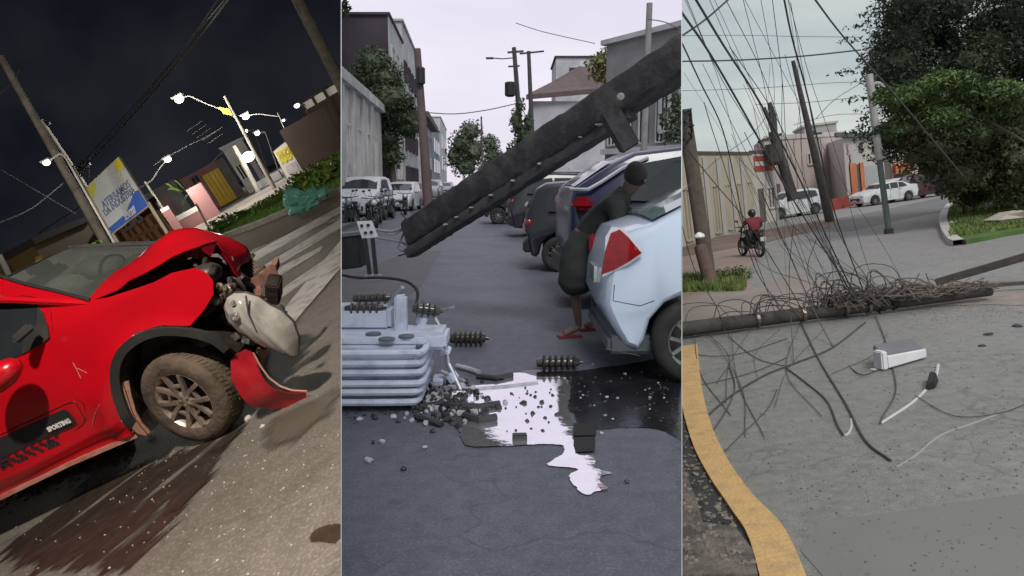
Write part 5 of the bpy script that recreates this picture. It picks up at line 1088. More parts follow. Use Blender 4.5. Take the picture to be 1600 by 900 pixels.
row('townhouse', 'farthest pale house at the end of the left row', 134, 168, 13, 8, lgb, [('window', .1 + .3 * i, .25 + .3 * i, .3 + .3 * j, .5 + .3 * j, wnd, .06) for i in range(3) for j in range(2)], 'flat', lgb)
# right side
ww = mat('white_gable_wall', (.6, .6, .65), .9, rgb2=(.38, .37, .42), sc=.5)
A = at(828, 300, 55); B = at(945, 300, 55); hh = at(835, 158, 55).z
house('warehouse', 'large white walled building with brown tiled roof behind the fallen pole', (A.x, 55, 0), (B.x, 55, 0), hh, 14, ww, [('window', .62, .82, .12, .3, wnd, .06, lgb), ('garage_door', .2, .5, .0, .3, lgb, .06), ('pillar', .53, .58, 0, .35, lgb, .15)], None)
top_ = S.tops[-1]; rz_ = MB(); zt = hh
rf_pts = [at(822, 148, 54.5), at(936, 138, 54.5), at(955, 112, 60), at(905, 103, 66), at(862, 128, 66)]
part('roof', MB().prism(rf_pts, (0, .0, -.35)), trf, top_)
A = at(868, 200, 75); B = at(936, 200, 75); house('building', 'pale flat topped building rising behind the tiled roof', (A.x, 75, 0), (B.x, 75, 0), at(870, 90, 75).z, 8, lgb, [('window', .3, .5, .86, .93, wnd, .05)], 'flat', dkb)
A = at(944, 300, 26); B = at(1100, 300, 22)
house('townhouse', 'grey building with tall shutters behind the slim post at the right', (A.x, 26, 0), (B.x, 22, 0), at(1066, 42, 23).z, 8, mat('grey_facade', (.34, .33, .34), .9, rgb2=(.22, .22, .23), sc=1), [('shutter', .05 + .17 * i, .13 + .17 * i, .45, .74, wnd, .05, lgb) for i in range(5)] + [('window', .6, .78, .5, .8, wnd, .06, lgb), ('ledge', 0, 1, .4, .43, lgb, .2)], 'flat', lgb)
bark = mat('bark', (.07, .05, .04), .95, rgb2=(.12, .09, .08), sc=4, bump=.8)
fol = mat('street_foliage', (.035, .06, .035), .6, rgb2=(.075, .10, .05), sc=.6)
folg = mat('dusty_foliage', (.06, .085, .06), .6, rgb2=(.11, .13, .08), sc=.6)
def ptree(label, D, base, clumps, n, size, m, tr=.2):
    b = at(*base, D); b.z = 0; cl = [(at(px, py, D + dd), (rx, rx * .9, rz)) for px, py, dd, rx, rz in clumps]
    topc = Vector(max(cl, key=lambda c: c[0].z)[0]); return tree('tree', label, b, [b, b.lerp(topc, .4) + Vector((.2, 0, 0)), topc], tr, cl, n, size, m, bark, core=.6)
ptree('dark leafy tree in front of the tall dark block on the left', 46, (618, 320), [(585, 100, 0, 1.3, 1.1), (600, 125, 0, 1.5, 1.2), (608, 155, -1, 1.5, 1.1), (590, 150, 0, 1.3, 1), (622, 185, 0, 1.5, 1.), (640, 200, 0, 1.1, .7), (570, 130, 1, 1.2, 1.4), (605, 215, 0, 1.2, .9), (633, 160, 0, .9, .5), (612, 245, 0, 1., .8)], 5200, .17, fol)
ptree('distant bushy tree beyond the left row of houses', 120, (730, 300), [(722, 225, 0, 2.6, 2.4), (735, 205, 0, 2.4, 2), (712, 245, 0, 2.2, 2.2), (740, 235, 0, 2.6, 2.6), (728, 260, 0, 2.6, 2.)], 1800, .35, folg)
ptree('farthest small tree near the vanishing point of the street', 150, (768, 300), [(765, 225, 0, 2.2, 2), (770, 245, 0, 2.4, 2.2), (762, 262, 0, 2.4, 2), (775, 262, 0, 2, 2)], 1500, .4, folg)
ptree('olive green tree top over the tiled roof on the right', 34, (960, 300), [(945, 100, 0, .9, .5), (965, 90, 0, 1., .6), (985, 82, 0, 1., .6), (1000, 105, 0, 1, .5), (950, 118, 0, .9, .45), (975, 112, 0, 1, .5), (990, 70, 0, .6, .5)], 4200, .11, mat('olive_foliage', (.12, .12, .035), .6, rgb2=(.2, .19, .07), sc=.7))
ptree('loose dark tree at the right edge above the navy minivan', 19, (1062, 300), [(1058, 150, 0, .35, .3), (1050, 185, 0, .4, .3), (1062, 205, 0, .4, .3), (1045, 215, 0, .3, .2), (1062, 170, 0, .3, .3)], 900, .07, folg, .08)
ptree('dark shrub growing around the feet of the twin poles', 48, (815, 300), [(806, 190, 0, .5, .9), (812, 165, 0, .4, .6), (818, 215, 0, .7, 1.), (808, 240, 0, .8, 1), (825, 190, 0, .4, .6)], 1400, .14, fol, .08)
solo('tree_twig', leaf_mb([(at(536, 12, 12), (.12, .1, .14)), (at(540, 20, 12), (.06, .06, .05))], 120, .05), fol, 'small tuft of brown leaves at the top left corner of the street view', 'twig')
# poles
pcon = mat('pole_brown', (.17, .12, .12), .85, rgb2=(.1, .075, .08), sc=3, bump=.4)
def sp_(name, label, bot, top, D, r0, r1, m=pcon, cat='utility pole'):
    a, b = at(*bot, D), at(*top, D); a.z = 0; a.x = at(*bot, D).x; return pole(name, label, a, b, r0, r1, m, cat)
sp_('utility_pole', 'thick brown pole on the left kerb, standing taller than the pale houses', (670, 320), (652, 76), 34, .24, .15)
part('transformer', MB().lathe(at(657, 105, 33.8), (0, 0, -1), [(0, .15), (.05, .2), (.7, .2), (.75, .12)], 10), DRK, S.tops[-1])
dkp = mat('pole_dark', (.05, .045, .05), .85, rgb2=(.09, .085, .09), sc=3)
t = sp_('utility_pole', 'left of the twin dark poles, carrying a round transformer', (822, 305), (803, 74), 50, .22, .14, dkp)
part('transformer', MB().lathe(at(797, 128, 49.6), (0, 0, -1), [(0, .25), (.06, .36), (.85, .36), (.95, .2)], 12), DRK, t)
part('crossarm', MB().beam(at(793, 82, 50), at(818, 80, 50), .12, .12), dkp, t); part('crossarm', MB().beam(at(794, 104, 50), at(812, 103, 50), .1, .1), dkp, t)
t = sp_('utility_pole', 'right of the twin dark poles, with a short crossarm on top', (836, 305), (826, 80), 49, .2, .12, dkp)
part('crossarm', MB().beam(at(812, 84, 49), at(850, 80, 49), .1, .1), dkp, t)
t = sp_('street_lamp', 'thin street lamp arm reaching left from the twin poles', (815, 300), (806, 88), 52, .06, .04, dkp, 'street lamp')
part('arm', MB().tube([at(806, 90, 52), at(785, 92, 52), at(762, 90, 52)], .04, 5), dkp, t); part('lamp_head', MB().box(at(765, 91, 52), (.5, .2, .12)), dkp, t)
sp_('post', 'slim pale concrete post standing behind the fallen pole at the right', (1002, 320), (1015, 5), 21, .11, .085, mat('post_pale', (.3, .3, .3), .85, rgb2=(.2, .2, .2), sc=4), 'post')
sp_('utility_pole', 'distant thin pole in front of the far trees', (755, 300), (752, 182), 90, .16, .1, pcon)
mw = mat('street_wire', (.12, .12, .14), .7)
for q, D, r, lb in (([(655, 175), (710, 178), (760, 172), (806, 162)], 45, .03, 'thick cable crossing the street to the twin poles'), ([(806, 36), (850, 50), (930, 68)], 40, .02, 'faint wire in the sky above the twin poles'), ([(1012, 30), (1040, 35), (1070, 50)], 18, .012, 'thin wire from the top of the slim pale post to the right')):
    wire('overhead_wire', [at(*p, D) for p in q], r, mw, lb, None)
# ================================================================ 3. BEND: pole and cables down across a curved road
S = BEND
basp = asphalt('bend_asphalt', (.25, .247, .235), (.21, .208, .2), (.32, .317, .3), .8, .8, .4)
mb = MB(); mb.poly([(-30, .3, 0), (60, .3, 0), (170, 175, 0), (-30, 175, 0)]); struct('road', mb, basp)
darkr = mat('old_asphalt_band', (.13, .13, .125), .85, rgb2=(.17, .168, .16), sc=.6)
sheet('road_patch', [(1290, 345), (1390, 326), (1480, 306), (1486, 318), (1475, 330), (1400, 345), (1330, 362), (1280, 362)], .004, darkr)
sheet('road_patch', [(1280, 815), (1400, 800), (1610, 770), (1610, 905), (1290, 905), (1250, 860)], .004, mat('slab_tone', (.23, .228, .22), .8, rgb2=(.2, .198, .192), sc=1.))
ppav = mat('dusty_pavement', (.30, .245, .215), .9, rgb2=(.22, .19, .17), sc=1.2, bump=.4)
sheet('sidewalk', [(1040, 520), (1040, 462), (1178, 452), (1240, 425), (1330, 455), (1240, 500), (1100, 528)], .006, ppav)
sheet('sidewalk', [(1040, 462), (1040, 405), (1110, 395), (1186, 376), (1196, 392), (1165, 428), (1178, 452)], .010, mat('pink_pavement', (.33, .24, .21), .9, rgb2=(.25, .19, .17), sc=.8, bump=.3))
sheet('sidewalk', [(1040, 405), (1040, 372), (1140, 368), (1300, 342), (1310, 352), (1200, 378), (1110, 395)], .014, mat('brown_dirt', (.14, .09, .07), .9, rgb2=(.2, .15, .12), sc=.6))
sheet('dirt_patch', [(1420, 462), (1500, 452), (1610, 456), (1610, 478), (1540, 476), (1450, 480)], .006, mat('gravelly_dirt', (.35, .29, .25), .95, rgb2=(.22, .19, .17), sc=5, bump=.8))
mb = MB()
yl = smooth_line([g(*p) for p in [(1062, 545), (1064, 620), (1080, 690), (1106, 745), (1142, 800), (1172, 850), (1205, 980)]], 4); yr = smooth_line([g(*p) for p in [(1090, 540), (1096, 600), (1110, 660), (1134, 715), (1175, 775), (1230, 835), (1290, 980)]], 4)
up = Vector((0, 0, .035)); vs = []
for a, b in zip(yl, yr): vs += [a, a + up, b + up * .9 + (b - a) * -.02, b]
mb.add(vs, [(4 * i + j, 4 * i + j + 1, 4 * i + j + 5, 4 * i + j + 4) for i in range(len(yl) - 1) for j in range(3)])
struct('kerb', mb, mat('kerb_yellow', (.68, .43, .18), .85, rgb2=(.36, .27, .17), sc=7, bump=.6, contrast=(.45, .85)), smooth=False)
gut = mat('gutter_dark', (.035, .035, .038), .9, rgb2=(.07, .068, .068), sc=5, bump=.5)
sheet('gutter', [(1040, 560), (1066, 560), (1068, 640), (1088, 700), (1112, 750), (1150, 805), (1182, 860), (1200, 915), (1040, 915)], .004, gut)
mb = MB(); mb.prism([g(*p) for p in [(1040, 700), (1066, 735), (1092, 800), (1100, 830), (1150, 838), (1178, 875), (1186, 915), (1040, 915)]], (0, 0, .07)); struct('sidewalk', mb, mat('broken_sidewalk', (.2, .17, .15), .9, rgb2=(.09, .08, .075), sc=5, bump=.8, contrast=(.4, .6)))
# grass island and its kerb
mb = MB(); mb.prism([g(*p) for p in [(1481, 345), (1487, 325), (1500, 312), (1545, 300), (1640, 300), (1640, 358), (1570, 370), (1510, 382), (1492, 378)]], (0, 0, .12)); struct('grass_island', mb, grassm)
wk = smooth_line([g(*p) for p in [(1484, 322), (1476, 332), (1472, 346), (1476, 362), (1486, 378), (1496, 384)]], 4)
mb = MB(); vs = []
for i, p in enumerate(wk): d = Vector((1, -.1, 0)) * .22; vs += [p - d * .5, p - d * .5 + Vector((0, 0, .16)), p + d * .9 + Vector((0, 0, .16)), p + d * .9]
mb.add(vs, [(4 * i + j, 4 * i + j + 1, 4 * i + j + 5, 4 * i + j + 4) for i in range(len(wk) - 1) for j in range(3)]); struct('kerb', mb, mat('kerb_white', (.55, .53, .5), .8, rgb2=(.4, .38, .35), sc=2))
gb = mat('island_grass_blade', (.10, .17, .035), .7, rgb2=(.2, .24, .07), sc=.8)
def grass(n, fpx, label, hh=(.06, .16), w=.04, m=None):
    mb = MB(); rr = random.Random(n)
    for i in range(n):
        p = g(*fpx(rr)); p.z = .1 if p.x > 10 else 0; h = rr.uniform(*hh); a = rr.random() * 6.3; d = Vector((cos(a), sin(a), 0)) * w
        mb.add([p - d, p + d, p + Vector((rr.uniform(-.06, .06), rr.uniform(-.06, .06), h))], [(0, 1, 2)])
    solo('grass', mb, m or gb, label, 'grass', kind='stuff')
grass(7000, lambda r: (lambda u: (1484 + 125 * u, r.uniform(316 - 8 * u, 378 - 18 * u)))(r.random()), 'bright green grass covering the road island at the right')
grass(2600, lambda r: (lambda u: (1055 + 110 * u, r.uniform(432 - 3 * u, 458 - 3 * u)))(r.random()), 'green weeds growing on the left pavement around the leaning stump pole', (.05, .22), .03)
solo('stone', MB().rock(g(1583, 352) + Vector((0, 0, .25)), .75, .3), mat('pale_stone', (.5, .45, .38), .9, bump=.5), 'pale flat rock at the right end of the grass island', 'rock')
for px, py, r, lb in ((1488, 356, .12, 'small white stone on the island just behind the white kerb'),):
    solo('stone', MB().rock(g(px, py) + Vector((0, 0, .15)), r, .8), MATS['pale_stone'], lb, 'rock')
# fallen pole
bcon = mat('fallen_pole_concrete', (.055, .05, .045), .85, rgb2=(.10, .09, .08), sc=5, bump=.6)
a, b = g(1040, 533) + Vector((0, 0, .16)), g(1548, 468) + Vector((0, 0, .15))
fp = thing('fallen_pole', 'long dark pole lying across the road buried in torn cables', 'utility pole', a)
part('shaft', MB().cyl(a, b, .125, .09, 12), bcon, fp, smooth=True)
for t_ in (.28, .42, .55, .62): p = a.lerp(b, t_); part('steel_band', MB().lathe(p, b - a, [(0, .13), (.05, .13)], 12, False), MATS['dull_metal'], fp)
d = (b - a).normalized()
p = at(1312, 480, 12); part('crossarm', MB().beam(p + Vector((-.3, .2, -.15)), p + Vector((.45, -.1, .15)), .14, .14), DRK, fp, bevel=.01)
for px, py in ((1298, 472), (1322, 466), (1375, 478), (1395, 474)):
    part('clamp', MB().rock(at(px, py, 11.8), .13, .8), DRK, fp)
mb = MB(); rr = random.Random(5)
for i in range(170):
    px = rr.triangular(1270, 1550, 1400); c = a.lerp(b, (px - 1040) / 508) + Vector((0, 0, .1)); pts_ = []
    for k in range(5): pts_.append(c + Vector(((k - 2) * rr.uniform(.05, .3), rr.uniform(-.3, .3), abs(rr.gauss(0, .12 if px < 1440 else .07)) - .05)))
    mb.tube(smooth_line(pts_, 3), rr.uniform(.004, .013), 4)
solo('torn_cables', mb, mat('tangle_brown', (.10, .085, .075), .9, rgb2=(.22, .18, .15), sc=3), 'brown tangle of torn thin cables heaped along the right half of the fallen pole', 'cables', kind='stuff')
mb = MB()
for i in range(34):
    px = rr.triangular(1060, 1440, 1320); c = a.lerp(b, (px - 1040) / 508) + Vector((0, 0, .1)); h = rr.uniform(.1, .42) * (1.3 if 1280 < px < 1390 else .7); w = rr.uniform(.1, .5)
    mb.tube(smooth_line([c + Vector((-w, rr.uniform(-.2, .1), 0)), c + Vector((-w * .6, 0, h)), c + Vector((w * .5, -.1, h * rr.uniform(.5, 1))), c + Vector((w, rr.uniform(-.6, 0), -.05))], 4), .009, 4)
solo('wire_loops', mb, mat('loop_grey', (.11, .105, .1), .8), 'loops of thin grey wire springing up around the middle of the fallen pole', 'wires', kind='stuff')
solo('broken_crossarm', MB().beam(g(1478, 452) + Vector((0, .3, .1)), at(1612, 398, 12.8), .13, .13), bcon, 'dark beam rising from the cable heap to the right edge, upper of two', 'beam', bevel=.01)
solo('broken_crossarm', MB().beam(g(1520, 462) + Vector((0, .2, .12)), at(1612, 441, 12.2), .06, .06), bcon, 'thinner dark rod below the upper beam at the right edge', 'beam')
# things on the road
lf = thing('lamp_fixture', 'white street lamp head broken off and lying on the road', 'lamp head', g(1410, 572))
fa, fb = g(1388, 579), g(1449, 561); fu = Vector((0, 0, .02)); fz = Vector((0, 0, .15)); fk = Vector((-.03, .22, .10))
part('diffuser', MB().prism([fa + fu, fb + fu, fb + fu + fz * .7, fa + fu + fz], (0, .04, 0)), mat('diffuser_white', (.85, .85, .87), .35), lf, bevel=.012)
part('housing', MB().prism([fa + fu * .2 + Vector((0, .045, 0)), fb + fu * .2 + Vector((0, .045, 0)), fb + fz * .8 + Vector((0, .045, 0)), fa + fz * 1.1 + Vector((0, .045, 0))], fk), mat('lamp_grey', (.17, .17, .19), .5), lf, bevel=.012)
part('end_cap', MB().box(g(1377, 578) + Vector((0, 0, .12)), (.08, .16, .22), .2, None), MATS['diffuser_white'], lf, bevel=.015)
solo('drop_cable', MB().tube(smooth_line([g(1376, 662), g(1395, 650), g(1425, 630), g(1448, 608), g(1462, 588), g(1466, 570)], 4), .017, 6), mat('cable_white', (.62, .61, .58), .6), 'white cable lying on the road beside the black connector', 'cable', smooth=True)
solo('connector_box', MB().add([g(1445, 611), g(1462, 607), g(1467, 597), g(1452, 596), g(1448, 611) + Vector((0, 0, .07)), g(1461, 607) + Vector((0, 0, .08)), g(1464, 597) + Vector((0, 0, .11)), g(1454, 597) + Vector((0, 0, .12))], [(0, 1, 5, 4), (1, 2, 6, 5), (2, 3, 7, 6), (3, 0, 4, 7), (4, 5, 6, 7), (0, 3, 2, 1)]), BLK, 'small black connector box at the end of the white cable', 'connector', bevel=.01)
solo('cable_end', MB().tube(smooth_line([g(1316, 680), g(1324, 679), g(1330, 668), g(1330, 655)], 4), .012, 6), MATS['cable_white'], 'short white curl of cable on the road left of the connector', 'cable', smooth=True)
solo('loose_cable', MB().tube(smooth_line([g(1400, 730), g(1430, 712), g(1470, 680), g(1530, 658), g(1610, 628)], 5), .01, 5), mat('cable_pale_grey', (.36, .35, .33), .7), 'long pale grey cable curving to the right edge of the road', 'cable', smooth=True)
for px, py, r, lb in ((1545, 523, .07, 'dark leaf on the road, upper of three at the right'), (1590, 510, .08, 'dark leaf on the road nearest the right edge'), (1534, 541, .06, 'dark leaf on the road, lowest of three'), (1365, 578, .05, 'small pale scrap at the left end of the lamp head')):
    solo('leaf' if 'leaf' in lb else 'scrap', MB().rock(g(px, py) + Vector((0, 0, .01)), r, .2), gut if 'leaf' in lb else MATS['cable_white'], lb, 'leaf' if 'leaf' in lb else 'scrap')
# cables
cm = mat('cable_charcoal', (.055, .057, .06), .7, rgb2=(.1, .1, .1), sc=2); cf = mat('cable_faint', (.22, .23, .23), .8)
def bw_(pix, D, r, label, m=cm, grp=None):
    o = []
    for i, p in enumerate(pix):
        dd = D if not isinstance(D, (list, tuple)) else D[i]
        q = at(*p, dd)
        if q.z < .02: q = g(*p) + Vector((0, 0, .015))
        o.append(q)
    return wire('cable', o, r * (.78 if r < .02 else 1), m, label, grp)
H = 'loose cables hanging over the bend'
for pix, D, r, lb in [
    ([(1083, -8), (1130, 70), (1190, 165), (1252, 285), (1325, 440), (1350, 482)], [6, 7, 8, 9.5, 11, 12], .014, 'thick cable from the top left down to the heap, right of the parallel pair'),
    ([(1060, 12), (1110, 85), (1165, 180), (1235, 305), (1315, 432), (1342, 482)], [6, 7, 8, 9.5, 11, 12], .014, 'thick cable from the top left down to the heap, left of the parallel pair'),
    ([(1060, 55), (1095, 130), (1130, 205), (1152, 300), (1180, 420), (1236, 500)], [6, 7, 8, 9.5, 11, 11.6], .009, 'thin cable falling steeply past the motorcyclist to the pole'),
    ([(1224, -8), (1238, 60), (1262, 150), (1288, 265), (1310, 350), (1352, 462)], [7, 8, 9, 10, 11, 12], .013, 'cable from the top middle crossing the leaning dark pole'),
    ([(1268, -8), (1320, 60), (1400, 150), (1452, 212), (1505, 275)], [9, 11, 13, 15, 18], .016, 'cable from the top running down right across the dark tree'),
    ([(1056, 62), (1100, 32), (1146, -8)], [7, 7, 7], .012, 'short cable rising to the right in the top left corner'),
    ([(1056, 212), (1120, 290), (1170, 350), (1228, 440), (1262, 500)], [9, 10, 10.5, 11, 11.6], .009, 'thin cable running from the brown left pole to the fallen pole'),
    ([(1060, 330), (1085, 420), (1120, 480), (1135, 520), (1180, 560), (1232, 575)], [10, 11, 11.4, 11.6, 12, 12], .008, 'thin cable sagging from the left edge onto the near road'),
    ([(1240, 350), (1233, 430), (1236, 500), (1240, 568)], [10.5, 10.8, 11, 11.2], .007, 'thin vertical wire hanging in front of the white car'),
    ([(1275, 375), (1262, 420), (1280, 450), (1300, 470)], [11.2, 11.4, 11.6, 11.8], .007, 'short bent wire above the heap, below the leaning dark pole'),
    ([(1205, 170), (1175, 210), (1120, 250), (1066, 300)], [12, 11, 10, 9], .006, 'thin wire slanting down left from the forked pole top'),
    ([(1160, 380), (1200, 420), (1260, 440), (1330, 470)], [11, 11.3, 11.6, 11.9], .006, 'thin wire passing under the motorcyclist to the heap'),
    ([(1190, 300), (1235, 400), (1265, 470), (1300, 540), (1340, 585), (1372, 580)], [9, 10, 10.8, 11.4, 12, 12], .009, 'cable dropping through the heap to the white lamp head'),
    ([(1250, 500), (1278, 560), (1320, 630), (1352, 690), (1392, 722)], 12, .013, 'long cable lying from the fallen pole to the middle of the near road'),
    ([(1056, 716), (1090, 668), (1140, 622), (1195, 588), (1240, 570), (1300, 545), (1352, 505)], 12, .015, 'thick cable curving from the yellow kerb up to the heap'),
    ([(1228, 576), (1260, 600), (1292, 628), (1308, 665), (1318, 682)], 12, .011, 'cable on the road ending at the short white curl'),
    ([(1368, 492), (1384, 535), (1398, 590), (1398, 620), (1380, 652), (1376, 664)], [11.6, 11.2, 12, 12, 12, 12], .009, 'cable looping from the heap past the lamp head to the white cable'),
    ([(1060, 606), (1110, 600), (1180, 582), (1230, 560)], 12, .007, 'thin wire lying from the yellow kerb to the right, upper of two'),
    ([(1140, 575), (1148, 600), (1145, 622), (1128, 655), (1095, 700)], 12, .009, 'wire branching off the thick cable down to the yellow kerb'),
    ([(1056, 548), (1110, 558), (1165, 552), (1230, 530)], 12, .008, 'wire lying just in front of the fallen pole at the left'),
    ([(1215, 610), (1200, 640), (1160, 680), (1110, 730)], 12, .006, 'faint thin wire from the near road back to the yellow kerb'),
    ([(1430, 620), (1490, 652), (1560, 648), (1610, 630)], 12, .006, 'faint thin wire on the road right of the connector box'),
    ([(1340, 470), (1356, 440), (1330, 400), (1300, 340), (1285, 280)], [11.8, 11.5, 11, 10.5, 10], .008, 'wire arching up from the heap along the leaning dark pole'),
    ([(1215, 500), (1190, 430), (1160, 350), (1135, 270), (1112, 200), (1100, 160)], [11.5, 11, 10.5, 10, 9.5, 9], .007, 'long thin wire running up left past the yellow house')]:
    bw_(pix, D, r, lb, cm, H)
for i, (pix, r) in enumerate([([(1056, 96), (1150, 94), (1250, 88), (1345, 78)], .05), ([(1056, 56), (1150, 55), (1250, 57), (1345, 58)], .02), ([(1056, 142), (1180, 138), (1290, 130), (1345, 128)], .02), ([(1180, 163), (1260, 160), (1340, 152)], .02), ([(1275, 185), (1305, 155), (1345, 130)], .025), ([(1240, 195), (1300, 180), (1350, 178)], .02)]):
    bw_(pix, 48, r, ['dark level cable crossing the sky below the faint one', 'faint level wire highest in the sky', 'faint level wire behind the leaning dark pole', 'faint short level wire above the pinkish wall', 'thin wire sloping up to the tree beside the leaning pole', 'lowest faint wire ending at the sign post'][i], cm if i == 0 else cf, 'overhead wires behind the bend')
rr = random.Random(33)
for i in range(26):
    x0 = rr.uniform(1066, 1260); y0 = rr.choice([-8, rr.uniform(0, 260)]); x1, y1 = rr.gauss(1320, 45), rr.uniform(455, 485); mx, my = (x0 + x1) / 2 + rr.uniform(-50, 30), (y0 + y1) / 2 + rr.uniform(0, 60)
    d0 = rr.uniform(7, 11); bw_([(x0, y0), ((x0 + mx) / 2 + rr.uniform(-12, 12), (y0 + my) / 2), (mx, my), ((x1 + mx) / 2 + rr.uniform(-14, 8), (y1 + my) / 2), (x1, y1)], [d0, d0 + (12 - d0) * .3, d0 + (12 - d0) * .5, d0 + (12 - d0) * .8, 11.9], rr.uniform(.003, .006), 'fine loose strand among the cables hanging down to the fallen pole', cm, 'fine strands hanging over the bend')
for i in range(12):
    x0, y0 = rr.uniform(1080, 1400), rr.uniform(500, 530); x1, y1 = x0 + rr.uniform(-120, 120), y0 + rr.uniform(40, 180)
    if x1 < 1090 + max(0, y1 - 600) * .6: continue
    bw_([(x0, y0), ((x0 + x1) / 2 + rr.uniform(-40, 40), (y0 + y1) / 2), (x1, y1)], 12, rr.uniform(.003, .006), 'fine loose strand lying on the road in front of the fallen pole', cm, 'fine strands on the road')
# poles
brp = mat('wood_pole', (.08, .065, .055), .9, rgb2=(.14, .11, .09), sc=4, bump=.5)
t = pole('utility_pole', 'thick brown leaning pole at the left edge with cables on top', at(1106, 425, 19.5), at(1068, 172, 19.5), .2, .19, brp)
mb = MB()
for k in range(14): p = at(1070 + rnd.uniform(-8, 8), 180 + rnd.uniform(-14, 26), 19.3); mb.tube([p, p + Vector((rnd.uniform(-.3, .3), 0, rnd.uniform(-.4, .2))), p + Vector((rnd.uniform(-.3, .3), 0, rnd.uniform(-.5, 0)))], .03, 4)
part('cable_tangle', mb, DRK, t)
pole('stump_pole', 'short reddish brown stump leaning on the left pavement among weeds', g(1112, 444), at(1094, 385, 19.), .2, .16, mat('rusty_wood', (.16, .1, .08), .9, rgb2=(.09, .06, .05), sc=6, bump=.5), 'post')
solo('plastic_bucket', MB().lathe(at(1093, 370, 19), (0, 0, -1), [(-.12, .03), (-.06, .12), (0, .14), (.03, .12)], 12), MATS['diffuser_white'], 'white rounded cap sitting on top of the brown stump', 'cap', smooth=True)
pd = mat('bend_pole_dark', (.045, .042, .04), .85, rgb2=(.08, .075, .07), sc=4, bump=.3)
def bp2(name, label, bot, top, D, r0, r1, m=pd, cat='utility pole'):
    return pole(name, label, at(*bot, D), at(*top, D), r0, r1, m, cat)
t = bp2('utility_pole', 'thick dark pole with forked top behind the white parked car', (1240, 312), (1207, 205), 46, .34, .28)
for q in ([(1209, 208), (1203, 190), (1193, 168)], [(1209, 208), (1206, 188), (1203, 165)], [(1212, 212), (1210, 180), (1202, 160)]): part('fork', MB().tube([at(*p, 46) for p in q], .13, 6), pd, t)
part('crossarm', MB().beam(at(1185, 222, 46), at(1220, 210, 46), .3, .16), pd, t); part('transformer', MB().lathe(at(1208, 225, 45.5), (0, 0, -1), [(0, .5), (1.1, .5), (1.3, .3)], 10), pd, t)
t = bp2('utility_pole', 'slender dark pole leaning left in the middle of the view', (1297, 346), (1239, 95), 38, .24, .10)
part('crossarm', MB().beam(at(1262, 210, 38), at(1284, 208, 38), .1, .1), pd, t)
sg = thing('sign_post', 'thin sign post with white upper part standing at the road edge', 'post', g(1389, 364)); y_ = g(1389, 364).y
mid = at(1374, 250, y_); part('lower_post', MB().cyl(g(1389, 364), mid, .11, .1, 10), mat('post_greenish', (.16, .2, .17), .7), sg, smooth=True)
part('upper_post', MB().cyl(mid, at(1358, 116, y_), .13, .13, 10), mat('post_whitish', (.48, .48, .46), .7, rgb2=(.35, .34, .33), sc=4), sg, smooth=True)
part('arm', MB().tube(smooth_line([at(1362, 132, y_), at(1374, 130, y_), at(1384, 140, y_)], 4), .06, 6), MATS['post_whitish'], sg); part('sign_band', MB().tube(smooth_line([at(1368, 198, y_), at(1380, 198, y_), at(1388, 214, y_)], 4), .1, 6), MATS['post_whitish'], sg)
part('base', MB().cyl(g(1389, 365), g(1389, 365) + Vector((0, 0, .18)), .16), pd, sg)
# buildings
ylw = mat('yellowed_wall', (.52, .47, .36), .9, rgb2=(.40, .36, .29), sc=.7)
wht = mat('off_white_wall', (.52, .49, .46), .9, rgb2=(.44, .41, .38), sc=.4)
pnk = mat('pinkish_wall', (.50, .43, .40), .9, rgb2=(.42, .36, .34), sc=.3)
rdp = mat('red_paint_wall', (.38, .06, .04), .8, rgb2=(.24, .04, .03), sc=1)
org = mat('orange_pillar_paint', (.6, .2, .08), .8, rgb2=(.45, .14, .06), sc=1)
dbr = mat('dim_brown', (.09, .07, .06), .8, rgb2=(.14, .11, .09), sc=1)
def gp(px, py): v = g(px, py); v.z = 0; return v
A, B = gp(1060, 388), gp(1184, 352); AW = (.25, .97, 0)
its = []
for i in range(6): its.append(('pillar', .02 + .16 * i, .07 + .16 * i, 0, .97, wht, .12)); its.append(('shutter', .09 + .16 * i, .155 + .16 * i, .05, .62, (mat('shutter_dull', (.3, .27, .22), .8), ylw)[i % 2], .04, ylw))
house('house', 'yellowed house with vertical pillars behind the motorcyclist', A, B, at(1130, 240, (A.y + B.y) / 2).z, 6, ylw, its, 'flat', mat('roof_brown', (.13, .1, .08), .9, rgb2=(.08, .06, .05), sc=2), 'house', away=AW)
A, B = gp(1184, 352), gp(1218, 343)
house('house', 'narrow white house with red and white sign board next to the yellowed one', A, B, at(1200, 238, (A.y + B.y) / 2).z, 6, wht, [('sign_board', .1, .95, .74, .96, rdp, .08), ('sign_stripe', .12, .93, .82, .88, wht, .1), ('door', .15, .4, .02, .5, dbr, .05), ('window', .55, .85, .2, .5, wnd, .05, wht)], 'flat', MATS['roof_brown'], 'house', away=AW)
A, B = gp(1205, 338), gp(1330, 316)
hb = at(1330, 206, B.y).z
house('warehouse', 'long blank pinkish white wall building behind the poles', A, B, hb, 9, pnk, [('parapet', 0, 1, .96, 1.02, wht, .12), ('plinth', .75, .98, .0, .14, rdp, .1), ('door', .05, .13, .02, .4, dbr, .05), ('panel_seam', .33, .335, 0, .96, dbr, .03), ('panel_seam', .66, .665, 0, .96, dbr, .03), ('window', .48, .56, .6, .75, wnd, .06, wht)], None, None, 'warehouse', away=AW)
A, B = gp(1265, 335), gp(1312, 325)
A = at(1262, 262, 60); B = at(1312, 256, 60); A.z = B.z = 0; house('building', 'grey upper block rising behind the long blank wall', A, B, at(1290, 194, 60).z, 6, mat('grey_block', (.38, .38, .37), .9, rgb2=(.32, .32, .31), sc=.5), [('window', .2, .35, .86, .94, wnd, .05)], 'flat', wht, away=AW)
A, B = gp(1326, 323), gp(1394, 306); hs = at(1350, 216, (A.y + B.y) / 2).z
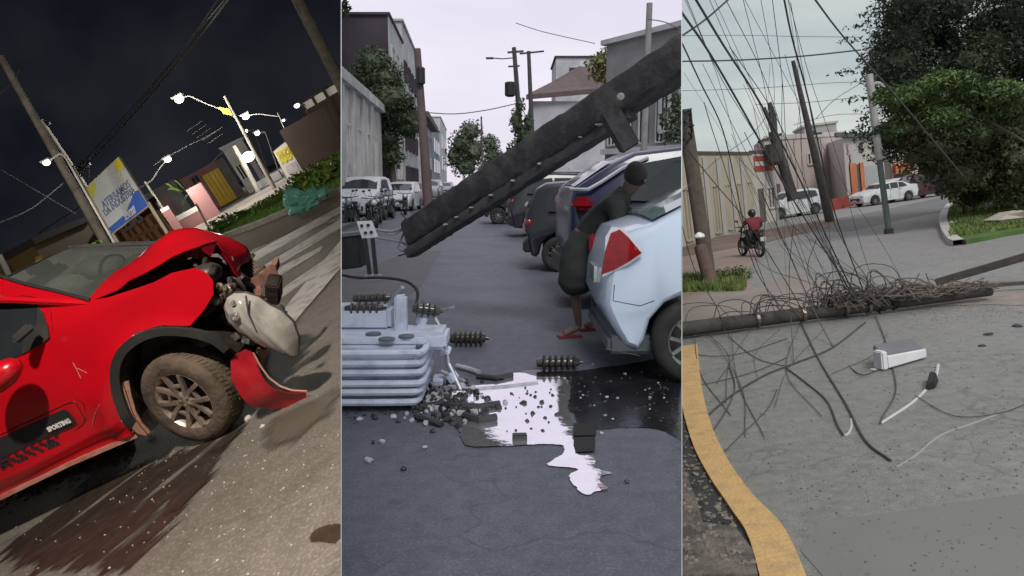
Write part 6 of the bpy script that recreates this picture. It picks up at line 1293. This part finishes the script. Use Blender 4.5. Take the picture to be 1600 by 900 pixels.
ph = house('shop', 'white shop with orange pillars, red base and painted marks under its roof', A, B, hs, 7, wht, [('orange_pillar', .08, .2, 0, .62, org, .25), ('orange_pillar', .28, .36, 0, .62, org, .25), ('recess', .22, .27, 0, .6, dbr, .03), ('base', -.45, .06, 0, .16, rdp, .1), ('grey_shutter', .40, .80, .03, .56, mat('shutter_grey', (.42, .44, .43), .7), .05), ('opening', .86, 1., .02, .9, dbr, .05), ('canopy', -.15, .75, 1.0, 1.06, mat('canopy_green_grey', (.1, .12, .1), .8), .8)], None, None, 'shop', away=AW)
x_ = (B - A).normalized(); n_ = Vector((-AW[0], -AW[1], 0))
mk_ = mat('painted_mark', (.14, .1, .12), .8); mk2 = mat('painted_mark_pink', (.5, .2, .24), .8)
for txt, u, v, s, m_ in (('S', .07, .82, 1.1, mk2), ('AR', .34, .84, 1.0, mk_), ('TE', .62, .8, .9, mk_), ('S', .1, .68, .9, mk_)):
    part('lettering', text_mb(txt, s, frame3(A.lerp(B, u) + Vector((0, 0, v * hs)) + n_ * .1, B - A, (0, 0, 1)), .02, stroke=.01), m_, ph)
A, B = gp(1396, 305), gp(1452, 296)
house('building', 'pinkish building with dark windows and orange awning beside the dark tree', A, B, at(1425, 214, (A.y + B.y) / 2).z, 8, pnk, [('awning', .05, .55, .38, .55, org, .9), ('window', .06, .18, .6, .92, wnd, .05, wht), ('window', .24, .4, .6, .92, wnd, .05, wht), ('opening', .05, .5, .02, .36, dbr, .05), ('corner_pillar', .62, .8, 0, 1.03, wht, .1)], None, None, 'building', away=AW)
# vehicles
wv = mat('white_vehicle', (.62, .64, .65), .35)
def bcar(label, kind, pxr, pyr, rz, m, dy=0, nm='parked_car', cat='car'):
    p = gp(pxr, pyr); return car(nm, label, kind, m, (p.x, p.y + dy, 0), radians(rz), 'vehicles parked beyond the bend', cat)
bcar('white car with dark windows parked left of the slender pole', 'suv', 1277, 333, 196, wv)
bcar('dark car half hidden behind the slender dark pole', 'hatch', 1300, 326, 196, mat('dark_vehicle', (.03, .03, .035), .35), 2)
bcar('low white sedan parked in front of the shop with orange pillars', 'sedan', 1424, 312, 192, wv)
bcar('dark red pickup parked beyond the white sedan', 'suv', 1470, 305, 193, mat('dark_red_vehicle', (.06, .02, .022), .4), 0, 'parked_pickup', 'pickup')
bcar('pale car peeping out behind the shrub of the island', 'hatch', 1500, 303, 190, wv, 6)
p = gp(1640, 330); car('parked_car', 'grey blue car cut off at the far right behind the island', 'sedan', mat('grey_blue_vehicle', (.28, .31, .34), .3), (p.x + 4, p.y + 2, 0), radians(175), 'vehicles parked beyond the bend')
mc = g(1193, 401); motorcycle('motorcycle', 'black motorcycle ridden away from us by the person in red', MATS['black_car_paint'], (mc.x - .1, mc.y, 0), radians(97))
rp_ = thing('person', 'motorcyclist in a red shirt and dark helmet seen from behind', 'person', (mc.x, mc.y, 0))
bx_, by_ = mc.x - .12, mc.y + .25
V = lambda x, y, z: Vector((bx_ + x * .92, by_ + y * .9, .0 + z * .9 - .05))
pts = {'pel': (V(0, 0, .92), (.15, .12)), 'waist': (V(0, .03, 1.08), (.15, .11)), 'chest': (V(0, .08, 1.34), (.19, .12)), 'neck': (V(0, .12, 1.5), .055), 'head': (V(0, .13, 1.62), (.08, .1)), 'head2': (V(0, .13, 1.70), .07)}
ed = [('pel', 'waist'), ('waist', 'chest'), ('chest', 'neck'), ('neck', 'head'), ('head', 'head2')]
for s_, n_2 in ((-1, 'L'), (1, 'R')):
    pts.update({'hip' + n_2: (V(s_ * .12, .05, .86), .1), 'knee' + n_2: (V(s_ * .25, .42, .72), .065), 'ank' + n_2: (V(s_ * .2, .3, .33), .04), 'toe' + n_2: (V(s_ * .2, .45, .28), (.04, .03)), 'sh' + n_2: (V(s_ * .21, .09, 1.42), .06), 'el' + n_2: (V(s_ * .36, .25, 1.18), .042), 'wr' + n_2: (V(s_ * .34, .5, 1.08), .028)})
    ed += [('pel', 'hip' + n_2), ('hip' + n_2, 'knee' + n_2), ('knee' + n_2, 'ank' + n_2), ('ank' + n_2, 'toe' + n_2), ('chest', 'sh' + n_2), ('sh' + n_2, 'el' + n_2), ('el' + n_2, 'wr' + n_2)]
    hand(pts, ed, 'wr' + n_2, pts['wr' + n_2][0], (0, 1, -.1), (0, 0, 1), curl=1.5)
skin('body', pts, ed, skn, rp_, 1)
rsh = mat('red_shirt', (.22, .025, .035), .8, rgb2=(.14, .02, .028), sc=5)
skin('shirt', {'a': (V(0, 0, .95), (.2, .16)), 'b': (V(0, .03, 1.12), (.2, .15)), 'c': (V(0, .08, 1.36), (.23, .15)), 'd': (V(0, .11, 1.46), (.1, .09)), 'l': (V(-.22, .09, 1.42), .09), 'l2': (V(-.33, .2, 1.24), .075), 'r': (V(.22, .09, 1.42), .09), 'r2': (V(.33, .2, 1.24), .075)}, [('a', 'b'), ('b', 'c'), ('c', 'd'), ('c', 'l'), ('l', 'l2'), ('c', 'r'), ('r', 'r2')], rsh, rp_, 1)
skin('trousers', {'a': (V(0, 0, .9), (.19, .17)), 'l': (V(-.13, .06, .86), .13), 'l2': (V(-.26, .42, .72), .09), 'l3': (V(-.21, .31, .4), .07), 'r': (V(.13, .06, .86), .13), 'r2': (V(.26, .42, .72), .09), 'r3': (V(.21, .31, .4), .07)}, [('a', 'l'), ('l', 'l2'), ('l2', 'l3'), ('a', 'r'), ('r', 'r2'), ('r2', 'r3')], cloth, rp_, 1)
part('helmet', MB().ell(V(0, .13, 1.67), (.13, .15, .14), 14, 9), blackp, rp_, smooth=True)
# trees
dkl = mat('dark_crown', (.02, .036, .018), .7, rgb2=(.05, .075, .034), sc=.5); brl = mat('bright_layer', (.035, .075, .02), .6, rgb2=(.12, .19, .05), sc=.55, contrast=(.4, .65)); oll = mat('brownish_crown', (.05, .062, .026), .7, rgb2=(.10, .105, .05), sc=.5)
cl = []
rr = random.Random(11)
for i in range(64):
    px = 1385 + rr.random() * 250; py = -70 + rr.random() * 290
    cl.append(((px, py, rr.uniform(-1, 3)), rr.uniform(1.0, 1.6)))
def crown(label, D, base, cl, n, size, m, tr, limbs=True):
    b = at(*base, D); b.z = 0; cc = [(at(px, py, D + dd), (r * ax, r * .9, r * az)) for (px, py, dd), r, ax, az in cl]
    topc = sum((Vector(c[0]) for c in cc), Vector()) / len(cc); return tree('tree', label, b, [b, b.lerp(topc, .4) + Vector((.2, 0, 0)), topc], tr, cc, n, size, m, bark, droop=.3, limbs=limbs, core=.42)
big = [(p, r, 1., .85) for p, r in cl]
for px, py, w in ((1335, 42, .5), (1330, 62, .55), (1352, 20, .35), (1322, 112, .6), (1345, 92, .3), (1335, 128, .3), (1332, 155, .55), (1350, 170, .45), (1358, 190, .35), (1345, 207, .7), (1362, 62, .5), (1365, 110, .6), (1370, 150, .6), (1372, 20, .6), (1375, 200, .5), (1362, -20, .5)): big.append(((px, py, 0), w, 1.1, .25))
crown('huge dark tree filling the upper right of the bend view', 28, (1720, 330), big, 85000, .085, dkl, .4, False)
lay = [((px, py + rr.uniform(-16, 20), rr.uniform(-.7, .7)), rr.uniform(.4, .85), 1.1, .45) for px, py in [(1395, 160), (1410, 150), (1430, 148), (1450, 142), (1475, 140), (1500, 135), (1525, 138), (1550, 128), (1575, 132), (1600, 140), (1420, 178), (1450, 175), (1480, 165), (1510, 168), (1545, 160), (1580, 165), (1605, 160), (1390, 185), (1560, 185), (1520, 190)]]
crown('bright green spreading branches in front of the huge dark tree', 24, (1760, 340), lay, 17000, .085, brl, .08, False)
low = [((px, py, rr.uniform(0, 1)), rr.uniform(.8, 1.1), 1.1, .7) for px, py in [(1470, 215), (1500, 210), (1530, 215), (1565, 205), (1600, 215), (1480, 245), (1515, 245), (1550, 240), (1590, 245), (1455, 235), (1440, 205), (1460, 262), (1420, 200), (1620, 250), (1495, 275), (1540, 270), (1590, 275), (1470, 235), (1510, 262), (1560, 262), (1612, 262), (1450, 190), (1425, 215), (1440, 245), (1605, 285)]]
crown('brownish green drooping foliage under the bright branches', 26, (1760, 330), low, 11000, .10, oll, .1, False)
shb = mat('shrub_green', (.07, .11, .035), .6, rgb2=(.13, .15, .055), sc=.8)
for lb, lst, n_l in (('yellow green shrub at the left tip of the grass island', [(1505, 290), (1520, 278), (1512, 305), (1530, 300)], 4200), ('taller light green shrub behind the island grass', [(1520, 262), (1540, 275), (1550, 292), (1535, 258)], 4200), ('shrub with arching stems at the right of the island', [(1570, 285), (1590, 295), (1575, 305), (1605, 300)], 3600)):
    b = g(lst[0][0], 340); t = thing('shrub', lb, 'shrub', (b.x, b.y, .1)); cc = [(at(px, py, b.y), (.75, .6, .5)) for px, py in lst]
    part('foliage', leaf_mb(cc, n_l, .08), shb, t)
    for c, r in cc: part('stem', MB().tube(smooth_line([(b.x, b.y, .1), Vector(c) * .5 + Vector((b.x, b.y, .3)) * .5, c], 3), .02, 5), bark, t)
solo('hedge', leaf_mb([(at(px, py, 34), (.9, .8, .6)) for px, py in ((1490, 292), (1500, 285), (1530, 290), (1560, 288), (1590, 290), (1615, 290))], 2600, .12), dkl, 'dark low hedge behind the shrubs of the island', 'hedge')
solo('weed', leaf_mb([(g(1145, 438) + Vector((0, 0, .16)), (.6, .3, .22))], 500, .05), shb, 'leafy weed clump on the left pavement right of the stump', 'plant')

mb = MB(); rr = random.Random(21)
for i in range(1100):
    px, py = 1066 + 540 * rr.random(), 500 + 400 * rr.random() ** .8
    if rr.random() < .45: px, py = rr.gauss(1480, 70), rr.gauss(480, 12)
    if px < 1075 + max(0, (py - 600)) * .65 + 30: continue
    mb.rock(g(px, py) + Vector((0, 0, .002)), rr.uniform(.004, .013), .7)
solo('road_grit', mb, mat('grit', (.12, .11, .1), .9, rgb2=(.3, .27, .24), sc=20), 'fine grit and crumbs scattered over the grey road and around the fallen pole', 'grit', kind='stuff')
mb = MB()
for i in range(500):
    px, py = rr.uniform(1066, 1190), rr.uniform(640, 898)
    if px > 1066 + (py - 600) * .38: continue
    mb.rock(g(px, py) + Vector((0, 0, .07 if px < 1066 + (py - 720) * .7 else .01)), rr.uniform(.006, .03), .5)
solo('gutter_rubble', mb, mat('gutter_stone', (.12, .11, .1), .9, rgb2=(.3, .26, .22), sc=9), 'broken stones and dry litter on the pavement left of the yellow kerb', 'rubble', kind='stuff')
# ================================================================ place everything, trim each place at its partition, build partitions
bpy.context.view_layer.update()
def clip_mesh(o, planes):
    Mw = o.matrix_world; pts = [Mw @ Vector(c) for c in o.bound_box]; need = []
    for n in planes:
        ds = [(p - CW).dot(n) for p in pts]
        if min(ds) >= 0: return False
        if max(ds) > 0: need.append(n)
    if not need: return True
    bm = bmesh.new(); bm.from_mesh(o.data); bmesh.ops.transform(bm, matrix=Mw, verts=bm.verts)
    for n in need: bmesh.ops.bisect_plane(bm, geom=bm.verts[:] + bm.edges[:] + bm.faces[:], plane_co=CW, plane_no=n, clear_outer=True, dist=1e-6)
    if not bm.faces: bm.free(); return False
    bmesh.ops.transform(bm, matrix=Mw.inverted(), verts=bm.verts)
    me = o.data.copy(); bm.to_mesh(me); bm.free(); o.data = me; return True
for P in (NIGHT, STREET, BEND):
    for o in P.tops: o.matrix_world = P.T @ Matrix.LocRotScale(o.location, o.rotation_euler, o.scale)
bpy.context.view_layer.update()
for P in (NIGHT, STREET, BEND):
    planes = []
    if P.lo: planes.append(-sideplane(P.lo))
    if P.hi: planes.append(sideplane(P.hi))
    for o in list(P.tops):
        for c in list(o.children_recursive):
            if c.type == 'MESH' and not clip_mesh(c, planes):
                for k in list(c.children): 
                    mw = k.matrix_world.copy(); k.parent = c.parent; k.matrix_world = mw
                bpy.data.objects.remove(c)
        if o.type == 'MESH':
            if not clip_mesh(o, planes): P.tops.remove(o); print('outside', o.name); bpy.data.objects.remove(o); continue
        elif not any(c.type == 'MESH' for c in o.children_recursive): P.tops.remove(o); print('outside', o.name); bpy.data.objects.remove(o); continue
def wplane(px, r, v):                          # point on the partition at column px, forward distance r, image-vertical slope v
    return CW + RM @ (Vector(((px - 800) / F, v, -1)) * r)
wallm = mat('partition_pale', (.78, .78, .8), .95, rgb2=(.74, .74, .76), sc=1)
edge = mat('partition_edge', (.02, .02, .022), .95)
nsky = bpy.data.materials.new('night_sky_shell'); nsky.use_nodes = True; b = nsky.node_tree.nodes['Principled BSDF']
b.inputs['Base Color'].default_value = (.004, .005, .008, 1); b.inputs['Roughness'].default_value = 1; b.inputs['Specular IOR Level'].default_value = 0
tn = nsky.node_tree; co = tn.nodes.new('ShaderNodeTexCoord'); n = tn.nodes.new('ShaderNodeTexNoise'); n.inputs['Scale'].default_value = .02; n.inputs['Detail'].default_value = 4
tn.links.new(co.outputs['Object'], n.inputs['Vector']); r = tn.nodes.new('ShaderNodeValToRGB'); r.color_ramp.elements[0].position = .42; r.color_ramp.elements[0].color = (.0055, .0068, .0105, 1); r.color_ramp.elements[1].position = .7; r.color_ramp.elements[1].color = (.021, .0225, .028, 1)
tn.links.new(n.outputs[0], r.inputs[0]); tn.links.new(r.outputs[0], b.inputs['Emission Color']); b.inputs['Emission Strength'].default_value = 1.
S = STREET; mb = MB()
def partition(name, pa, pb, r0, r1, v0, v1, m):
    mb = MB(); c = [wplane(p, r, v) for r in (r0, r1) for p in (pa, pb) for v in (v0, v1)]
    mb.add(c, [(0, 1, 3, 2), (4, 6, 7, 5), (0, 4, 5, 1), (2, 3, 7, 6), (1, 5, 7, 3), (0, 2, 6, 4)]); return struct(name, mb, m)
# added shell blocking daylight, painted as night sky; right side follows the left partition
yb = 170
R0 = wplane(532.3, 1.3, 0); R1 = wplane(532.3, 175, 0)
x1 = R1.x; k = R1.x / R1.y
def top(y): return 6.8 + .28 * max(0, y)
plan = [(k * 1.3, 1.3), (x1, R1.y), (-190, R1.y), (-190, 0), (-34, -14), (-1.0, -14), (-1.0, -.45)]
v = [];
for x, y in plan: v += [Vector((x, y, -120)), Vector((x, y, top(y)))]
# partition plane leans with the camera pitch: use exact points for the two on it
n_ = sideplane(532.6)
def onp(y, z): # x on the plane through the camera with normal n_
    return Vector((-(n_.y * y + n_.z * (z - CAMZ)) / n_.x, y, z))
v[0] = onp(1.3, -120); v[1] = onp(1.3, top(1.3)); v[2] = onp(R1.y, -120); v[3] = onp(R1.y, top(R1.y))
npl = len(plan); fs = [(2 * i, 2 * i + 2, 2 * i + 3, 2 * i + 1) for i in range(npl - 1)]      # the side between the last and first point stays open
fs.append(tuple(2 * i for i in range(npl))); fs.append(tuple(2 * i + 1 for i in range(npl)))
mb = MB(); mb.add(v, fs); a_, b_ = v[0], v[-2]; mb.add([Vector((a_.x, a_.y, 3.)), Vector((b_.x, b_.y, 3.)), v[-1], v[1]], [(0, 1, 2, 3)]); mb.v[-4] = onp(1.3, 3.); struct('night_sky_shell', mb, nsky)
# street side of the left partition, a hair to the right of the night sky shell
n2 = sideplane(533.6)
def onp2(y, z): return Vector((-(n2.y * y + n2.z * (z - CAMZ)) / n2.x, y, z))
mb = MB(); a = [onp2(1.3, -3), onp2(175, -3), onp2(175, top(175)), onp2(1.3, top(1.3))]; b = [onp(1.3, -3), onp(175, -3), onp(175, top(175)), onp(1.3, top(1.3))]
a[3].z += .01; mb.add(a + [p + Vector((.0008 * p.y, 0, 0)) for p in b], [(0, 1, 2, 3), (4, 7, 6, 5), (0, 3, 7, 4), (0, 4, 5, 1), (1, 5, 6, 2), (2, 6, 7, 3)]); struct('partition_wall', mb, wallm)
n3 = sideplane(1065.1)
def onp3(y, z): return Vector((-(n3.y * y + n3.z * (z - CAMZ)) / n3.x, y, z))
mb = MB(); q = [onp3(1., -.006), onp3(175, -.006), onp3(175, -30), onp3(1., -3)]; mb.add(q + [p - Vector((.0006 * p.y, 0, 0)) for p in q], [(0, 1, 2, 3), (4, 7, 6, 5), (0, 4, 5, 1), (1, 5, 6, 2), (2, 6, 7, 3), (3, 7, 4, 0)]); struct('retaining_wall', mb, MATS['street_patch'])
print('tops', len(NIGHT.tops), len(STREET.tops), len(BEND.tops))
